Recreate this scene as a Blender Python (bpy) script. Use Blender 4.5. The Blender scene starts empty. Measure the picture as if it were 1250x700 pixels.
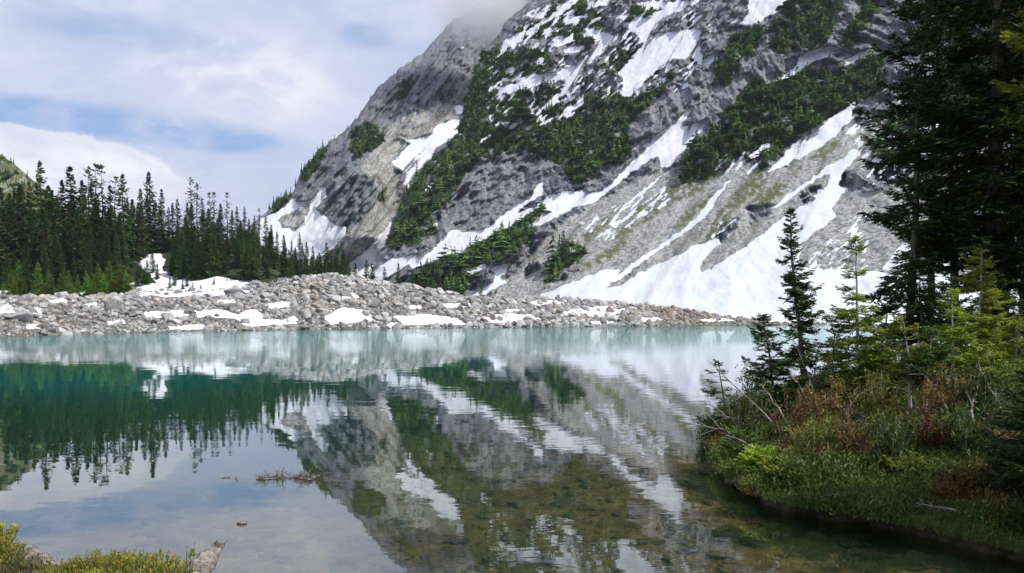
import bpy, math, random
import numpy as np
from mathutils import Vector, Matrix
rad = math.radians
S = bpy.context.scene
COL = S.collection

# ------------------------------------------------------------------ camera
FPX, W0, H0 = 950.0, 1250.0, 700.0
PITCH = rad(2.0)                      # looking slightly down, frame shifted up
HORIZON = 390.0
PRIN_Y = HORIZON + FPX * math.tan(PITCH)
EYE = 2.5
cam_d = bpy.data.cameras.new('camera')
cam_d.sensor_width = 36.0
cam_d.lens = 36.0 * FPX / W0
cam_d.shift_y = (PRIN_Y - H0 / 2) / W0
cam_d.clip_start = 0.1
cam_d.clip_end = 8000.0
cam = bpy.data.objects.new('camera', cam_d)
COL.objects.link(cam)
cam.location = (0, 0, EYE)
cam.rotation_euler = (rad(90) - PITCH, 0, 0)
S.camera = cam

# ------------------------------------------------------------------ sky, sun, exposure
SUN_AZ, SUN_EL = rad(119.0), rad(54.0)     # azimuth clockwise from +Y (view direction)
S.view_settings.view_transform = 'Standard'
S.view_settings.look = 'None'
S.view_settings.gamma = 1.0
S.view_settings.use_curve_mapping = False
S.view_settings.exposure = 0.36
S.render.engine = 'CYCLES'
S.cycles.max_bounces = 6
S.cycles.diffuse_bounces = 2
S.cycles.glossy_bounces = 3
S.cycles.transparent_max_bounces = 8
S.cycles.transmission_bounces = 3
S.cycles.volume_bounces = 3
S.cycles.volume_step_rate = 1.0
S.cycles.use_denoising = True

sun_d = bpy.data.lights.new('sun', 'SUN')
sun_d.energy = 3.7
sun_d.angle = rad(0.6)
sun_d.color = (1.0, 0.955, 0.89)
sun = bpy.data.objects.new('sun', sun_d)
COL.objects.link(sun)
sdir = Vector((math.cos(SUN_EL) * math.sin(SUN_AZ), math.cos(SUN_EL) * math.cos(SUN_AZ), math.sin(SUN_EL)))
sun.rotation_euler = sdir.to_track_quat('Z', 'Y').to_euler()
sun.location = sdir * 300


class NT:
    """small helper round a node tree"""
    def __init__(self, tree):
        self.t = tree
        self.n = tree.nodes
        self.l = tree.links

    def add(self, typ, **kw):
        nd = self.n.new(typ)
        for k, v in kw.items():
            setattr(nd, k, v)
        return nd

    def put(self, sock, v):
        if isinstance(v, bpy.types.NodeSocket):
            self.l.new(v, sock)
        elif v is not None:
            if hasattr(sock.default_value, '__len__') and not hasattr(v, '__len__'):
                v = (v, v, v)
            if hasattr(sock.default_value, '__len__') and len(sock.default_value) == 4 and len(v) == 3:
                v = tuple(v) + (1.0,)
            sock.default_value = v

    def math(self, op, a, b=None, c=None, clamp=False):
        nd = self.add('ShaderNodeMath', operation=op)
        nd.use_clamp = clamp
        self.put(nd.inputs[0], a)
        if b is not None: self.put(nd.inputs[1], b)
        if c is not None: self.put(nd.inputs[2], c)
        return nd.outputs[0]

    def vmath(self, op, a, b=None):
        nd = self.add('ShaderNodeVectorMath', operation=op)
        self.put(nd.inputs[0], a)
        if b is not None: self.put(nd.inputs[1], b)
        return nd.outputs['Value'] if op in ('LENGTH', 'DISTANCE', 'DOT_PRODUCT') else nd.outputs[0]

    def noise(self, vec, scale, detail=4.0, rough=0.55, dist=0.0):
        nd = self.add('ShaderNodeTexNoise')
        self.put(nd.inputs['Vector'], vec)
        nd.inputs['Scale'].default_value = scale
        nd.inputs['Detail'].default_value = detail
        nd.inputs['Roughness'].default_value = rough
        nd.inputs['Distortion'].default_value = dist
        return nd.outputs[0]

    def step(self, v, a, b):
        nd = self.add('ShaderNodeMapRange', interpolation_type='SMOOTHSTEP')
        self.put(nd.inputs[0], v)
        self.put(nd.inputs[1], a)
        self.put(nd.inputs[2], b)
        return nd.outputs[0]

    def mix(self, f, a, b, blend='MIX'):
        nd = self.add('ShaderNodeMix', data_type='RGBA', blend_type=blend)
        self.put(nd.inputs[0], f)
        self.put(nd.inputs[6], a)
        self.put(nd.inputs[7], b)
        return nd.outputs[2]

    def attr(self, name):
        nd = self.add('ShaderNodeAttribute', attribute_name=name)
        return nd

    def sep(self, c):
        nd = self.add('ShaderNodeSeparateColor')
        self.put(nd.inputs[0], c)
        return nd.outputs

    def scale(self, vec, s):
        nd = self.add('ShaderNodeMapping')
        self.put(nd.inputs[0], vec)
        nd.inputs['Scale'].default_value = s
        return nd.outputs[0]


world = bpy.data.worlds.new('World')
S.world = world
world.use_nodes = True
wt = NT(world.node_tree)
wt.n.clear()
wout = wt.add('ShaderNodeOutputWorld')
bg = wt.add('ShaderNodeBackground')
wt.l.new(bg.outputs[0], wout.inputs[0])
sky = wt.add('ShaderNodeTexSky', sky_type='NISHITA')
sky.sun_disc = False
sky.sun_elevation = SUN_EL
sky.sun_rotation = SUN_AZ
sky.altitude = 1500
sky.air_density = 1.0
sky.dust_density = 0.6
sky.ozone_density = 1.5
tc = wt.add('ShaderNodeTexCoord')
dirv = tc.outputs['Generated']
sx = wt.add('ShaderNodeSeparateXYZ')
wt.l.new(dirv, sx.inputs[0])
# azimuth / elevation of the direction, in units where 0.1 is about 5.7 degrees
az = wt.math('ARCTAN2', sx.outputs[0], sx.outputs[1])
el = wt.math('ARCSINE', sx.outputs[2])
cv = wt.add('ShaderNodeCombineXYZ')
wt.l.new(az, cv.inputs[0])
wt.l.new(wt.math('MULTIPLY', el, 2.0), cv.inputs[1])
cvec = cv.outputs[0]
wob = wt.noise(cvec, 5.0, 5, 0.6)
fine = wt.noise(cvec, 11.0, 6, 0.6)
soft = wt.noise(cvec, 2.2, 4, 0.5)


def blob(a0, e0, ra, re, soft_in=0.4, soft_out=1.15, warp=0.55, wn=None):
    """soft elliptic region of the sky round azimuth a0, elevation e0 (radians), with a broken edge"""
    da = wt.math('DIVIDE', wt.math('SUBTRACT', az, a0), ra)
    de = wt.math('DIVIDE', wt.math('SUBTRACT', el, e0), re)
    d = wt.math('SQRT', wt.math('ADD', wt.math('MULTIPLY', da, da), wt.math('MULTIPLY', de, de)))
    d = wt.math('ADD', d, wt.math('MULTIPLY', wt.math('SUBTRACT', wn or wob, 0.5), warp * 2))
    return wt.step(d, soft_out, soft_in)


def sky_at(px, py):
    q = (px - 625) / FPX
    return math.atan(q), math.atan((HORIZON - py) / FPX * math.cos(math.atan(q)))

def skyblob(px, py, rx, ry, **kw):
    a, e = sky_at(px, py)
    return blob(a, e, rx / FPX, ry / FPX, **kw)


billow = wt.noise(cvec, 7.0, 8, 0.58, 0.35)
gap = wt.math('MAXIMUM', skyblob(60, 146, 230, 24, warp=0.4), skyblob(250, 170, 120, 18, warp=0.5))
gap = wt.math('MAXIMUM', gap, wt.math('MULTIPLY', skyblob(448, 48, 38, 16, warp=0.35), 0.6))
gap = wt.math('MAXIMUM', gap, wt.math('MULTIPLY', skyblob(190, 50, 150, 22, warp=0.7), 0.35))
gap = wt.math('MAXIMUM', gap, wt.math('MULTIPLY', skyblob(-300, 100, 240, 60), 0.8))
gap = wt.math('MULTIPLY', gap, wt.step(fine, 0.70, 0.40))
lo_cum = skyblob(30, 220, 185, 52, soft_in=0.86, soft_out=0.98, warp=0.8, wn=billow)
hi_cum = skyblob(305, 100, 165, 70, soft_in=0.45, soft_out=1.05, warp=0.9, wn=billow)
tl_cum = skyblob(60, 20, 190, 60, soft_in=0.2, soft_out=1.25, warp=0.6, wn=billow)
haze_low = skyblob(300, 250, 180, 60, soft_in=0.2, soft_out=1.2)
cover = wt.math('SUBTRACT', wt.step(soft, 0.20, 0.42), gap, clamp=True)
cover = wt.math('MAXIMUM', cover, lo_cum)
cloud = wt.mix(wt.step(billow, 0.38, 0.62), (4.2, 4.65, 6.3, 1), (5.3, 5.6, 6.9, 1))
cloud = wt.mix(wt.math('MULTIPLY', wt.math('MAXIMUM', hi_cum, wt.math('MULTIPLY', tl_cum, 0.7)), 0.8), cloud, wt.mix(wt.step(billow, 0.42, 0.60), (5.2, 5.5, 6.7, 1), (7.6, 7.6, 7.9, 1)))
lit = wt.mix(wt.step(billow, 0.34, 0.62), (5.8, 6.0, 7.0, 1), (8.2, 8.2, 8.3, 1))
cloud = wt.mix(wt.math('MULTIPLY', lo_cum, 0.95), cloud, lit)
cloud = wt.mix(wt.math('MULTIPLY', haze_low, 0.5), cloud, (4.5, 4.8, 6.2, 1))
blue = wt.mix(0.45, sky.outputs[0], (2.0, 3.6, 6.6, 1))
skyc = wt.mix(wt.math('MULTIPLY', cover, 0.95), blue, cloud)
wt.l.new(skyc, bg.inputs[0])
bg.inputs[1].default_value = 0.10


# ------------------------------------------------------------------ numeric helpers
def ray(px, py):
    """world direction through photo pixel (arrays ok)"""
    xc = (np.asarray(px, float) - W0 / 2) / FPX
    yc = (PRIN_Y - np.asarray(py, float)) / FPX
    cp, sp = math.cos(PITCH), math.sin(PITCH)
    return np.stack([xc + 0 * yc, cp + yc * sp, -sp + yc * cp], -1)


def at(px, py, Y):
    """point at forward distance Y along the direction of a photo pixel"""
    d = ray(px, py)
    return Vector(d / d[1] * Y) + Vector((0, 0, EYE))


def px_of(P):
    """photo pixel of world points (N,3)"""
    P = np.asarray(P, float)
    x, y, z = P[..., 0], P[..., 1], P[..., 2] - EYE
    cp, sp = math.cos(PITCH), math.sin(PITCH)
    f = np.maximum(y * cp - z * sp, 1e-3)
    u = y * sp + z * cp
    return W0 / 2 + FPX * x / f, PRIN_Y - FPX * u / f


def _hash(ix, iy, seed):
    h = (ix.astype(np.int64) * 374761393 + iy.astype(np.int64) * 668265263 + seed * 974634777) & 0xFFFFFFFF
    h = ((h ^ (h >> 13)) * 1274126177) & 0xFFFFFFFF
    return (h ^ (h >> 16)) & 0xFFFFFFFF


def perlin(x, y, seed=0):
    x = np.asarray(x, float); y = np.asarray(y, float)
    ix, iy = np.floor(x), np.floor(y)
    fx, fy = x - ix, y - iy
    u = fx * fx * fx * (fx * (fx * 6 - 15) + 10)
    v = fy * fy * fy * (fy * (fy * 6 - 15) + 10)
    def g(dx, dy):
        a = _hash(ix + dx, iy + dy, seed) / 4294967296.0 * 2 * math.pi
        return np.cos(a) * (fx - dx) + np.sin(a) * (fy - dy)
    a = g(0, 0) * (1 - u) + g(1, 0) * u
    b = g(0, 1) * (1 - u) + g(1, 1) * u
    return (a * (1 - v) + b * v) * 1.5


def fbm(x, y, oct=4, seed=0, gain=0.5, lac=2.03):
    s, a, n = 0, 1.0, 0
    for o in range(oct):
        s = s + a * perlin(x, y, seed + o * 17); n += a
        x = x * lac + 13.7; y = y * lac - 7.3; a *= gain
    return s / n


def ridged(x, y, oct=4, seed=0, gain=0.5, lac=2.1):
    s, a, n = 0, 1.0, 0
    for o in range(oct):
        s = s + a * (1 - np.abs(perlin(x, y, seed + o * 31)) * 1.6); n += a
        x = x * lac + 5.1; y = y * lac + 9.2; a *= gain
    return s / n


def sstep(a, b, x):
    t = np.clip((x - a) / (b - a), 0, 1)
    return t * t * (3 - 2 * t)


# raster of a region of the mountainside, in the survey grid px,py
RX0, RY0, RX1, RY1, RS = -420, -180, 1500, 460, 2       # RS cells per unit


def fill(polys):
    w, h = (RX1 - RX0) * RS, (RY1 - RY0) * RS
    out = np.zeros((h, w), np.float32)
    for p in polys:
        p = np.asarray(p, float)
        x0, y0 = np.floor((p.min(0) - [RX0, RY0]) * RS).astype(int) - 1
        x1, y1 = np.ceil((p.max(0) - [RX0, RY0]) * RS).astype(int) + 1
        x0, y0, x1, y1 = max(x0, 0), max(y0, 0), min(x1, w), min(y1, h)
        if x1 <= x0 or y1 <= y0: continue
        X, Y = np.meshgrid(np.arange(x0, x1) / RS + RX0, np.arange(y0, y1) / RS + RY0)
        ins = np.zeros(X.shape, bool)
        for i in range(len(p)):
            (ax, ay), (bx, by) = p[i], p[(i + 1) % len(p)]
            if ay == by: continue
            c = ((ay > Y) != (by > Y)) & (X < (bx - ax) * (Y - ay) / (by - ay) + ax)
            ins ^= c
        out[y0:y1, x0:x1] = np.maximum(out[y0:y1, x0:x1], ins)
    return out


def blur(a, r):
    r = int(round(r * RS))
    if r < 1: return a
    for _ in range(2):
        for ax in (0, 1):
            pad = [(0, 0), (0, 0)]; pad[ax] = (r + 1, r)
            c = np.cumsum(np.pad(a, pad, mode='edge'), axis=ax, dtype=np.float64)
            n = a.shape[ax]
            hi = np.take(c, np.arange(2 * r + 1, 2 * r + 1 + n), axis=ax)
            lo = np.take(c, np.arange(0, n), axis=ax)
            a = ((hi - lo) / (2 * r + 1)).astype(np.float32)
    return a


def sample(a, px, py):
    X = np.clip((np.asarray(px) - RX0) * RS, 0, a.shape[1] - 1.01)
    Y = np.clip((np.asarray(py) - RY0) * RS, 0, a.shape[0] - 1.01)
    ix, iy = X.astype(int), Y.astype(int)
    fx, fy = X - ix, Y - iy
    return (a[iy, ix] * (1 - fx) * (1 - fy) + a[iy, ix + 1] * fx * (1 - fy) + a[iy + 1, ix] * (1 - fx) * fy + a[iy + 1, ix + 1] * fx * fy)


# ------------------------------------------------------------------ mesh helpers
def np_mesh(name, V, F, smooth=False, colors=None, mats=None, mat_idx=None):
    """V (N,3); F: list of (M,k) int arrays; colors: {name: (N,4)}"""
    me = bpy.data.meshes.new(name)
    V = np.asarray(V, np.float32)
    if not isinstance(F, (list, tuple)): F = [F]
    F = [np.asarray(f, np.int32) for f in F if len(f)]
    me.vertices.add(len(V))
    me.vertices.foreach_set('co', V.ravel())
    nl = sum(f.size for f in F)
    npoly = sum(len(f) for f in F)
    me.loops.add(nl)
    me.loops.foreach_set('vertex_index', np.concatenate([f.ravel() for f in F]))
    me.polygons.add(npoly)
    tot = np.concatenate([np.full(len(f), f.shape[1], np.int32) for f in F])
    st = np.concatenate([[0], np.cumsum(tot)[:-1]]).astype(np.int32)
    me.polygons.foreach_set('loop_start', st)
    me.polygons.foreach_set('loop_total', tot)
    if smooth:
        me.polygons.foreach_set('use_smooth', np.ones(npoly, bool))
    me.update(calc_edges=True)
    me.validate()
    for k, c in (colors or {}).items():
        a = me.attributes.new(k, 'FLOAT_COLOR', 'POINT')
        a.data.foreach_set('color', np.asarray(c, np.float32).ravel())
    for m in (mats or []):
        me.materials.append(m)
    if mat_idx is not None:
        me.polygons.foreach_set('material_index', np.asarray(mat_idx, np.int32))
    return me


def link(name, me, parent=None, loc=None):
    o = bpy.data.objects.new(name, me)
    COL.objects.link(o)
    if parent is not None: o.parent = parent
    if loc is not None: o.location = loc
    return o


def tag(o, label=None, cat=None, group=None, kind=None):
    if label: o['label'] = label
    if cat: o['category'] = cat
    if group: o['group'] = group
    if kind: o['kind'] = kind
    return o


def grid_faces(nr, nc):
    i = np.arange(nr * nc).reshape(nr, nc)
    return np.stack([i[:-1, :-1], i[:-1, 1:], i[1:, 1:], i[1:, :-1]], -1).reshape(-1, 4)


def new_mat(name):
    m = bpy.data.materials.new(name)
    m.use_nodes = True
    t = NT(m.node_tree)
    t.n.clear()
    out = t.add('ShaderNodeOutputMaterial')
    return m, t, out


def principled(t, out, color, rough=0.8, normal=None, spec=0.3):
    b = t.add('ShaderNodeBsdfPrincipled')
    t.put(b.inputs['Base Color'], color)
    t.put(b.inputs['Roughness'], rough)
    b.inputs['Specular IOR Level'].default_value = spec
    if normal is not None: t.l.new(normal, b.inputs['Normal'])
    if out is not None: t.l.new(b.outputs[0], out.inputs[0])
    return b


def bump(t, h, strength=0.5, dist=0.1):
    nd = t.add('ShaderNodeBump')
    nd.inputs['Strength'].default_value = strength
    nd.inputs['Distance'].default_value = dist
    t.l.new(h, nd.inputs['Height'])
    return nd.outputs[0]


# ------------------------------------------------------------------ mountain regions (surveyed outlines)
SNOW_FRONT = [
 [(660,360),(685,350),(709,341),(739,329),(758,329),(750,340),(740,352),(757,349),(785,331),(805,321),(831,311),(844,302),(877,291),(879,298),(864,311),(854,327),(858,333),(884,318),(911,300),(956,266),(977,253),(997,242),(1008,228),(1016,222),(1022,226),(1033,232),(1021,246),(1016,256),(1021,263),(1007,277),(997,283),(978,297),(977,325),(1000,330),(1031,328),(1080,332),(1320,340),(1320,420),(660,420)],
 [(745,345),(770,322),(800,303),(830,282),(850,265),(872,247),(869,256),(850,275),(825,292),(800,310),(775,327),(757,342)],
 [(940,254),(965,236),(985,222),(1004,207),(1025,195),(1045,181),(1053,186),(1040,200),(1031,208),(1022,226),(1010,226),(1013,210),(990,225),(965,243),(945,256)],
 [(935,212),(946,200),(974,171),(1003,151),(1043,124),(1046,127),(1037,149),(1020,166),(997,183),(969,197),(960,202)],
 [(946,99),(969,83),(983,64),(1014,56),(1011,69),(991,77),(983,83),(960,97),(945,100)],
 [(1009,89),(1024,77),(1046,66),(1066,59),(1070,62),(1057,69),(1031,81),(1012,89)],
 [(901,31),(914,17),(914,-6),(924,-40),(960,-50),(975,-10),(966,0),(960,9),(946,17),(917,33)],
 [(767,35),(775,20),(788,22),(810,11),(790,8),(770,7),(794,1),(816,3),(843,1),(860,-25),(880,-20),(848,4),(832,11),(810,22),(797,38),(793,54),(783,48),(775,40)],
 [(799,41),(832,38),(856,35),(851,52),(856,65),(859,81),(843,71),(821,72),(805,84),(789,98),(770,119),(756,117),(761,95),(753,90),(770,73),(783,57),(791,46)],
 [(732,38),(751,45),(732,65),(710,84),(707,95),(696,108),(680,125),(664,136),(664,131),(685,111),(694,100),(680,98),(680,90),(702,79),(721,65),(726,52),(715,38),(715,32)],
 [(610,62),(613,51),(634,41),(659,28),(677,15),(680,8),(698,5),(695,12),(677,23),(659,33),(644,44),(623,59),(612,64)],
 [(641,17),(670,14),(664,23),(652,24)], [(667,53),(685,49),(700,42),(700,49),(685,57),(668,57)], [(662,41),(682,36),(690,33),(680,39),(664,43)],
 [(610,96),(623,96),(659,91),(680,89),(700,82),(700,103),(680,114),(695,95),(667,99),(654,105),(629,112),(623,116),(603,109),(621,104),(639,100),(615,100)],
 [(670,128),(695,118),(700,123),(677,129)], [(659,152),(680,141),(698,131),(712,124),(715,128),(700,137),(680,147),(664,155)],
 [(610,149),(623,145),(626,148),(618,157),(629,152),(639,146),(640,149),(622,159),(612,153)], [(634,135),(652,128),(646,135),(636,140)],
 [(585,173),(600,163),(599,167),(586,175)], [(680,8),(700,2),(712,-10),(720,-8),(694,11),(680,20)], [(690,19),(712,20),(707,30),(688,30)],
 [(713,3),(748,-4),(742,7),(721,9)], [(680,49),(702,43),(696,52),(680,57)], [(688,61),(715,54),(707,64),(692,66)], [(759,57),(769,57),(767,64),(759,62)],
 [(843,130),(846,133),(830,156),(843,152),(865,145),(857,160),(839,181),(818,203),(806,205),(805,191),(798,192),(769,214),(749,230),(723,249),(703,253),(680,264),(660,275),(645,277),(660,262),(680,256),(690,252),(700,246),(667,244),(690,240),(708,232),(726,237),(749,222),(759,208),(785,186),(800,165),(815,157),(826,148)],
 [(839,190),(805,219),(782,239),(762,254),(760,251),(792,226),(818,206)],
 [(658,224),(664,223),(662,238),(646,248),(628,262),(652,253),(670,239),(694,233),(708,238),(700,247),(679,263),(652,277),(647,275),(658,265),(668,252),(655,256),(637,268),(619,280),(601,286),(580,299),(550,313),(520,322),(502,329),(499,322),(514,311),(535,298),(550,280),(574,284),(601,277),(610,265),(628,253),(646,244)],
 [(455,332),(478,316),(487,316),(511,310),(500,322),(487,331),(472,340),(455,345)],
 [(568,328),(595,322),(592,328),(574,335)], [(595,328),(625,320),(612,338),(619,344),(592,360),(570,364),(601,346),(607,335)],
 [(517,232),(533,218),(535,221),(520,236)], [(520,241),(529,238),(522,247)], [(514,278),(538,271),(530,277),(516,281)],
 [(870,209),(880,198),(891,188),(889,194),(876,207)], [(885,211),(892,201),(899,190),(897,200),(888,213)], [(897,208),(908,186),(911,184),(906,200),(899,210)],
 [(915,190),(930,178),(941,174),(936,182),(918,195)], [(912,210),(922,200),(932,193),(926,203),(914,214)],
 [(854,259),(875,235),(898,212),(880,238),(858,262)], [(745,275),(768,262),(790,250),(770,264),(750,279)], [(800,255),(815,243),(822,240),(805,257)],
 [(1030,165),(1040,155),(1046,150),(1042,162)], [(870,38),(880,33),(876,41)], [(898,70),(907,62),(906,70),(900,74)], [(862,72),(872,64),(873,70),(866,80)], [(877,68),(886,67),(882,74)],
 [(1075,330),(1090,310),(1110,290),(1130,285),(1120,310),(1150,300),(1200,270),(1230,250),(1320,200),(1320,260),(1230,300),(1180,325)],
 [(1090,120),(1130,95),(1150,90),(1120,112)], [(1100,170),(1150,140),(1200,120),(1160,150),(1110,180)],[(1150,30),(1200,5),(1230,0),(1180,30)],
]
SNOW_SPECK = [ [(595,62),(690,20),(760,40),(740,120),(690,150),(600,160),(590,110)], [(760,0),(860,-20),(870,60),(840,110),(770,125)],   # ground where the snow lies only in streaks between outcrops
 [(740,120),(790,98),(860,82),(850,60),(800,84),(770,100),(750,95),(690,118),(660,150),(690,146),(730,132)],
 [(640,10),(720,0),(760,20),(800,0),(800,50),(740,70),(700,80),(640,70),(610,70)], [(640,-120),(980,-120),(960,10),(860,40),(700,10)],
 [(860,290),(880,270),(905,265),(900,285),(880,300)], [(975,245),(1005,225),(1010,240),(985,255)], [(1030,150),(1100,110),(1250,60),(1250,160),(1060,230)],
 [(505,310),(560,285),(600,290),(560,320)], [(700,270),(790,235),(830,220),(800,260),(740,300)], [(980,320),(1060,250),(1060,330),(1000,335)],
]
VEG_FRONT = [
 [(592,60),(608,62),(640,60),(665,62),(680,80),(660,92),(612,96),(603,108),(625,116),(670,104),(694,108),(680,122),(664,136),(700,130),(740,108),(756,118),(800,115),(815,85),(825,95),(800,125),(780,140),(765,155),(772,185),(765,200),(735,205),(720,215),(700,230),(688,205),(660,190),(640,185),(600,190),(580,200),(560,225),(545,250),(520,262),(535,275),(525,290),(500,300),(466,305),(474,290),(480,275),(488,255),(495,235),(510,215),(525,195),(545,180),(560,160),(568,130),(575,100),(582,80)],
 [(550,315),(575,300),(600,288),(635,272),(655,258),(668,250),(665,258),(650,275),(655,285),(640,300),(625,315),(600,322),(570,328),(575,340),(590,335),(580,350),(550,362),(520,355),(500,345),(520,325)],
 [(840,190),(862,160),(880,150),(900,120),(920,100),(950,98),(985,85),(1005,92),(1030,85),(1060,72),(1080,70),(1080,110),(1050,125),(1010,145),(985,160),(970,170),(945,195),(930,205),(905,190),(885,200),(870,215),(845,225),(830,225),(828,210)],
 [(940,50),(960,20),(970,-30),(1040,-40),(1020,25),(1010,55),(985,60),(970,65),(945,65)], [(1020,60),(1030,40),(1050,10),(1060,0),(1075,0),(1060,30),(1040,55)],
 [(660,355),(668,325),(680,310),(690,295),(715,300),(712,315),(690,330),(675,348)],
 [(690,0),(720,10),(745,25),(720,60),(690,45),(640,48),(620,45),(650,25)], [(748,70),(790,50),(775,70),(760,85),(740,95),(720,85)], [(770,8),(810,5),(790,25),(770,30)],
 [(1060,180),(1120,120),(1250,60),(1250,120),(1120,190),(1070,220)], [(645,265),(668,250),(665,262),(652,275)],
 [(890,50),(935,30),(925,60),(900,80),(885,110),(870,90)], [(930,175),(960,165),(940,200),(925,215)],
]
GRASS_FRONT = [ [(690,300),(730,272),(760,252),(740,275),(705,305)], [(850,300),(880,272),(905,258),(880,285),(858,305)], [(700,330),(740,305),(780,285),(745,315),(710,335)], [(820,240),(860,210),(905,195),(870,222),(835,248)], 
 [(880,255),(905,225),(925,205),(945,205),(935,225),(900,255),(870,280),(845,295),(870,268)], [(800,290),(830,265),(860,240),(880,232),(850,262),(815,288),(790,303)],
 [(735,300),(770,275),(800,255),(830,235),(845,225),(860,222),(830,245),(800,265),(760,290)], [(970,205),(1000,180),(1035,165),(1020,180),(990,200),(970,215),(960,225)],
 [(915,245),(940,225),(960,220),(958,240),(935,250),(920,258)], [(640,325),(660,305),(690,285),(660,315)], [(670,110),(700,97),(690,115),(660,135)], [(605,325),(640,310),(655,290),(640,315),(615,332)],
 [(770,260),(800,240),(830,215),(845,220),(820,238),(785,262)], [(480,300),(500,290),(530,285),(500,305)], [(840,330),(862,318),(880,310),(860,328)],
]
SCREE_FRONT = [[(590,366),(640,325),(665,290),(700,262),(723,249),(760,230),(800,205),(830,212),(870,215),(905,195),(930,205),(960,205),(1000,165),(1060,150),(1330,120),(1330,420),(580,420)]]
ROCK_FRONT = [[(872,290),(885,272),(905,262),(900,275),(880,298)], [(975,240),(1000,226),(1006,238),(985,250),(960,262)], [(1020,225),(1030,212),(1060,200),(1100,195),(1100,230),(1050,235)],
 [(910,255),(925,248),(950,245),(940,262),(915,275)], [(675,348),(690,330),(712,318),(708,326),(688,342)], [(640,330),(655,318),(660,330),(640,342)]]
SNOW_REAR = [
 [(477,199),(493,184),(501,176),(485,167),(499,171),(528,164),(531,154),(546,148),(562,146),(566,154),(556,182),(520,215),(500,232),(493,225),(496,211),(482,201)],
 [(555,128),(567,130),(565,140),(556,139)], [(560,58),(567,57),(564,61)], [(505,138),(509,136),(511,140),(507,142)],
 [(318,268),(345,255),(361,240),(360,248),(378,246),(397,227),(398,240),(384,255),(399,266),(408,275),(423,277),(421,290),(405,303),(393,312),(370,335),(330,330),(315,290)],
 [(481,265),(474,288),(462,318),(475,335),(470,350),(425,345),(424,322),(440,312),(457,297)],
]
SNOW_REAR_NOT = [[(340,268),(360,257),(380,249),(373,268),(362,280),(345,278)]]
SCREE_REAR = [[(440,205),(460,175),(480,150),(500,140),(545,125),(560,135),(560,170),(500,172),(478,198),(492,225),(490,250),(480,265),(455,298),(420,325),(385,320),(425,285),(440,270),(455,255),(462,230)], SNOW_REAR_NOT[0]]
VEG_REAR = [[(430,160),(455,150),(470,170),(455,185),(430,195)], [(485,125),(498,118),(505,98),(495,95),(485,112)], [(534,120),(542,117),(546,124),(538,127)], [(455,250),(466,235),(472,225),(470,245)],
 [(326,264),(336,248),(345,241),(358,236),(352,246),(338,258)], [(366,214),(380,196),(395,180),(402,182),(388,205),(372,225)]]


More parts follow.
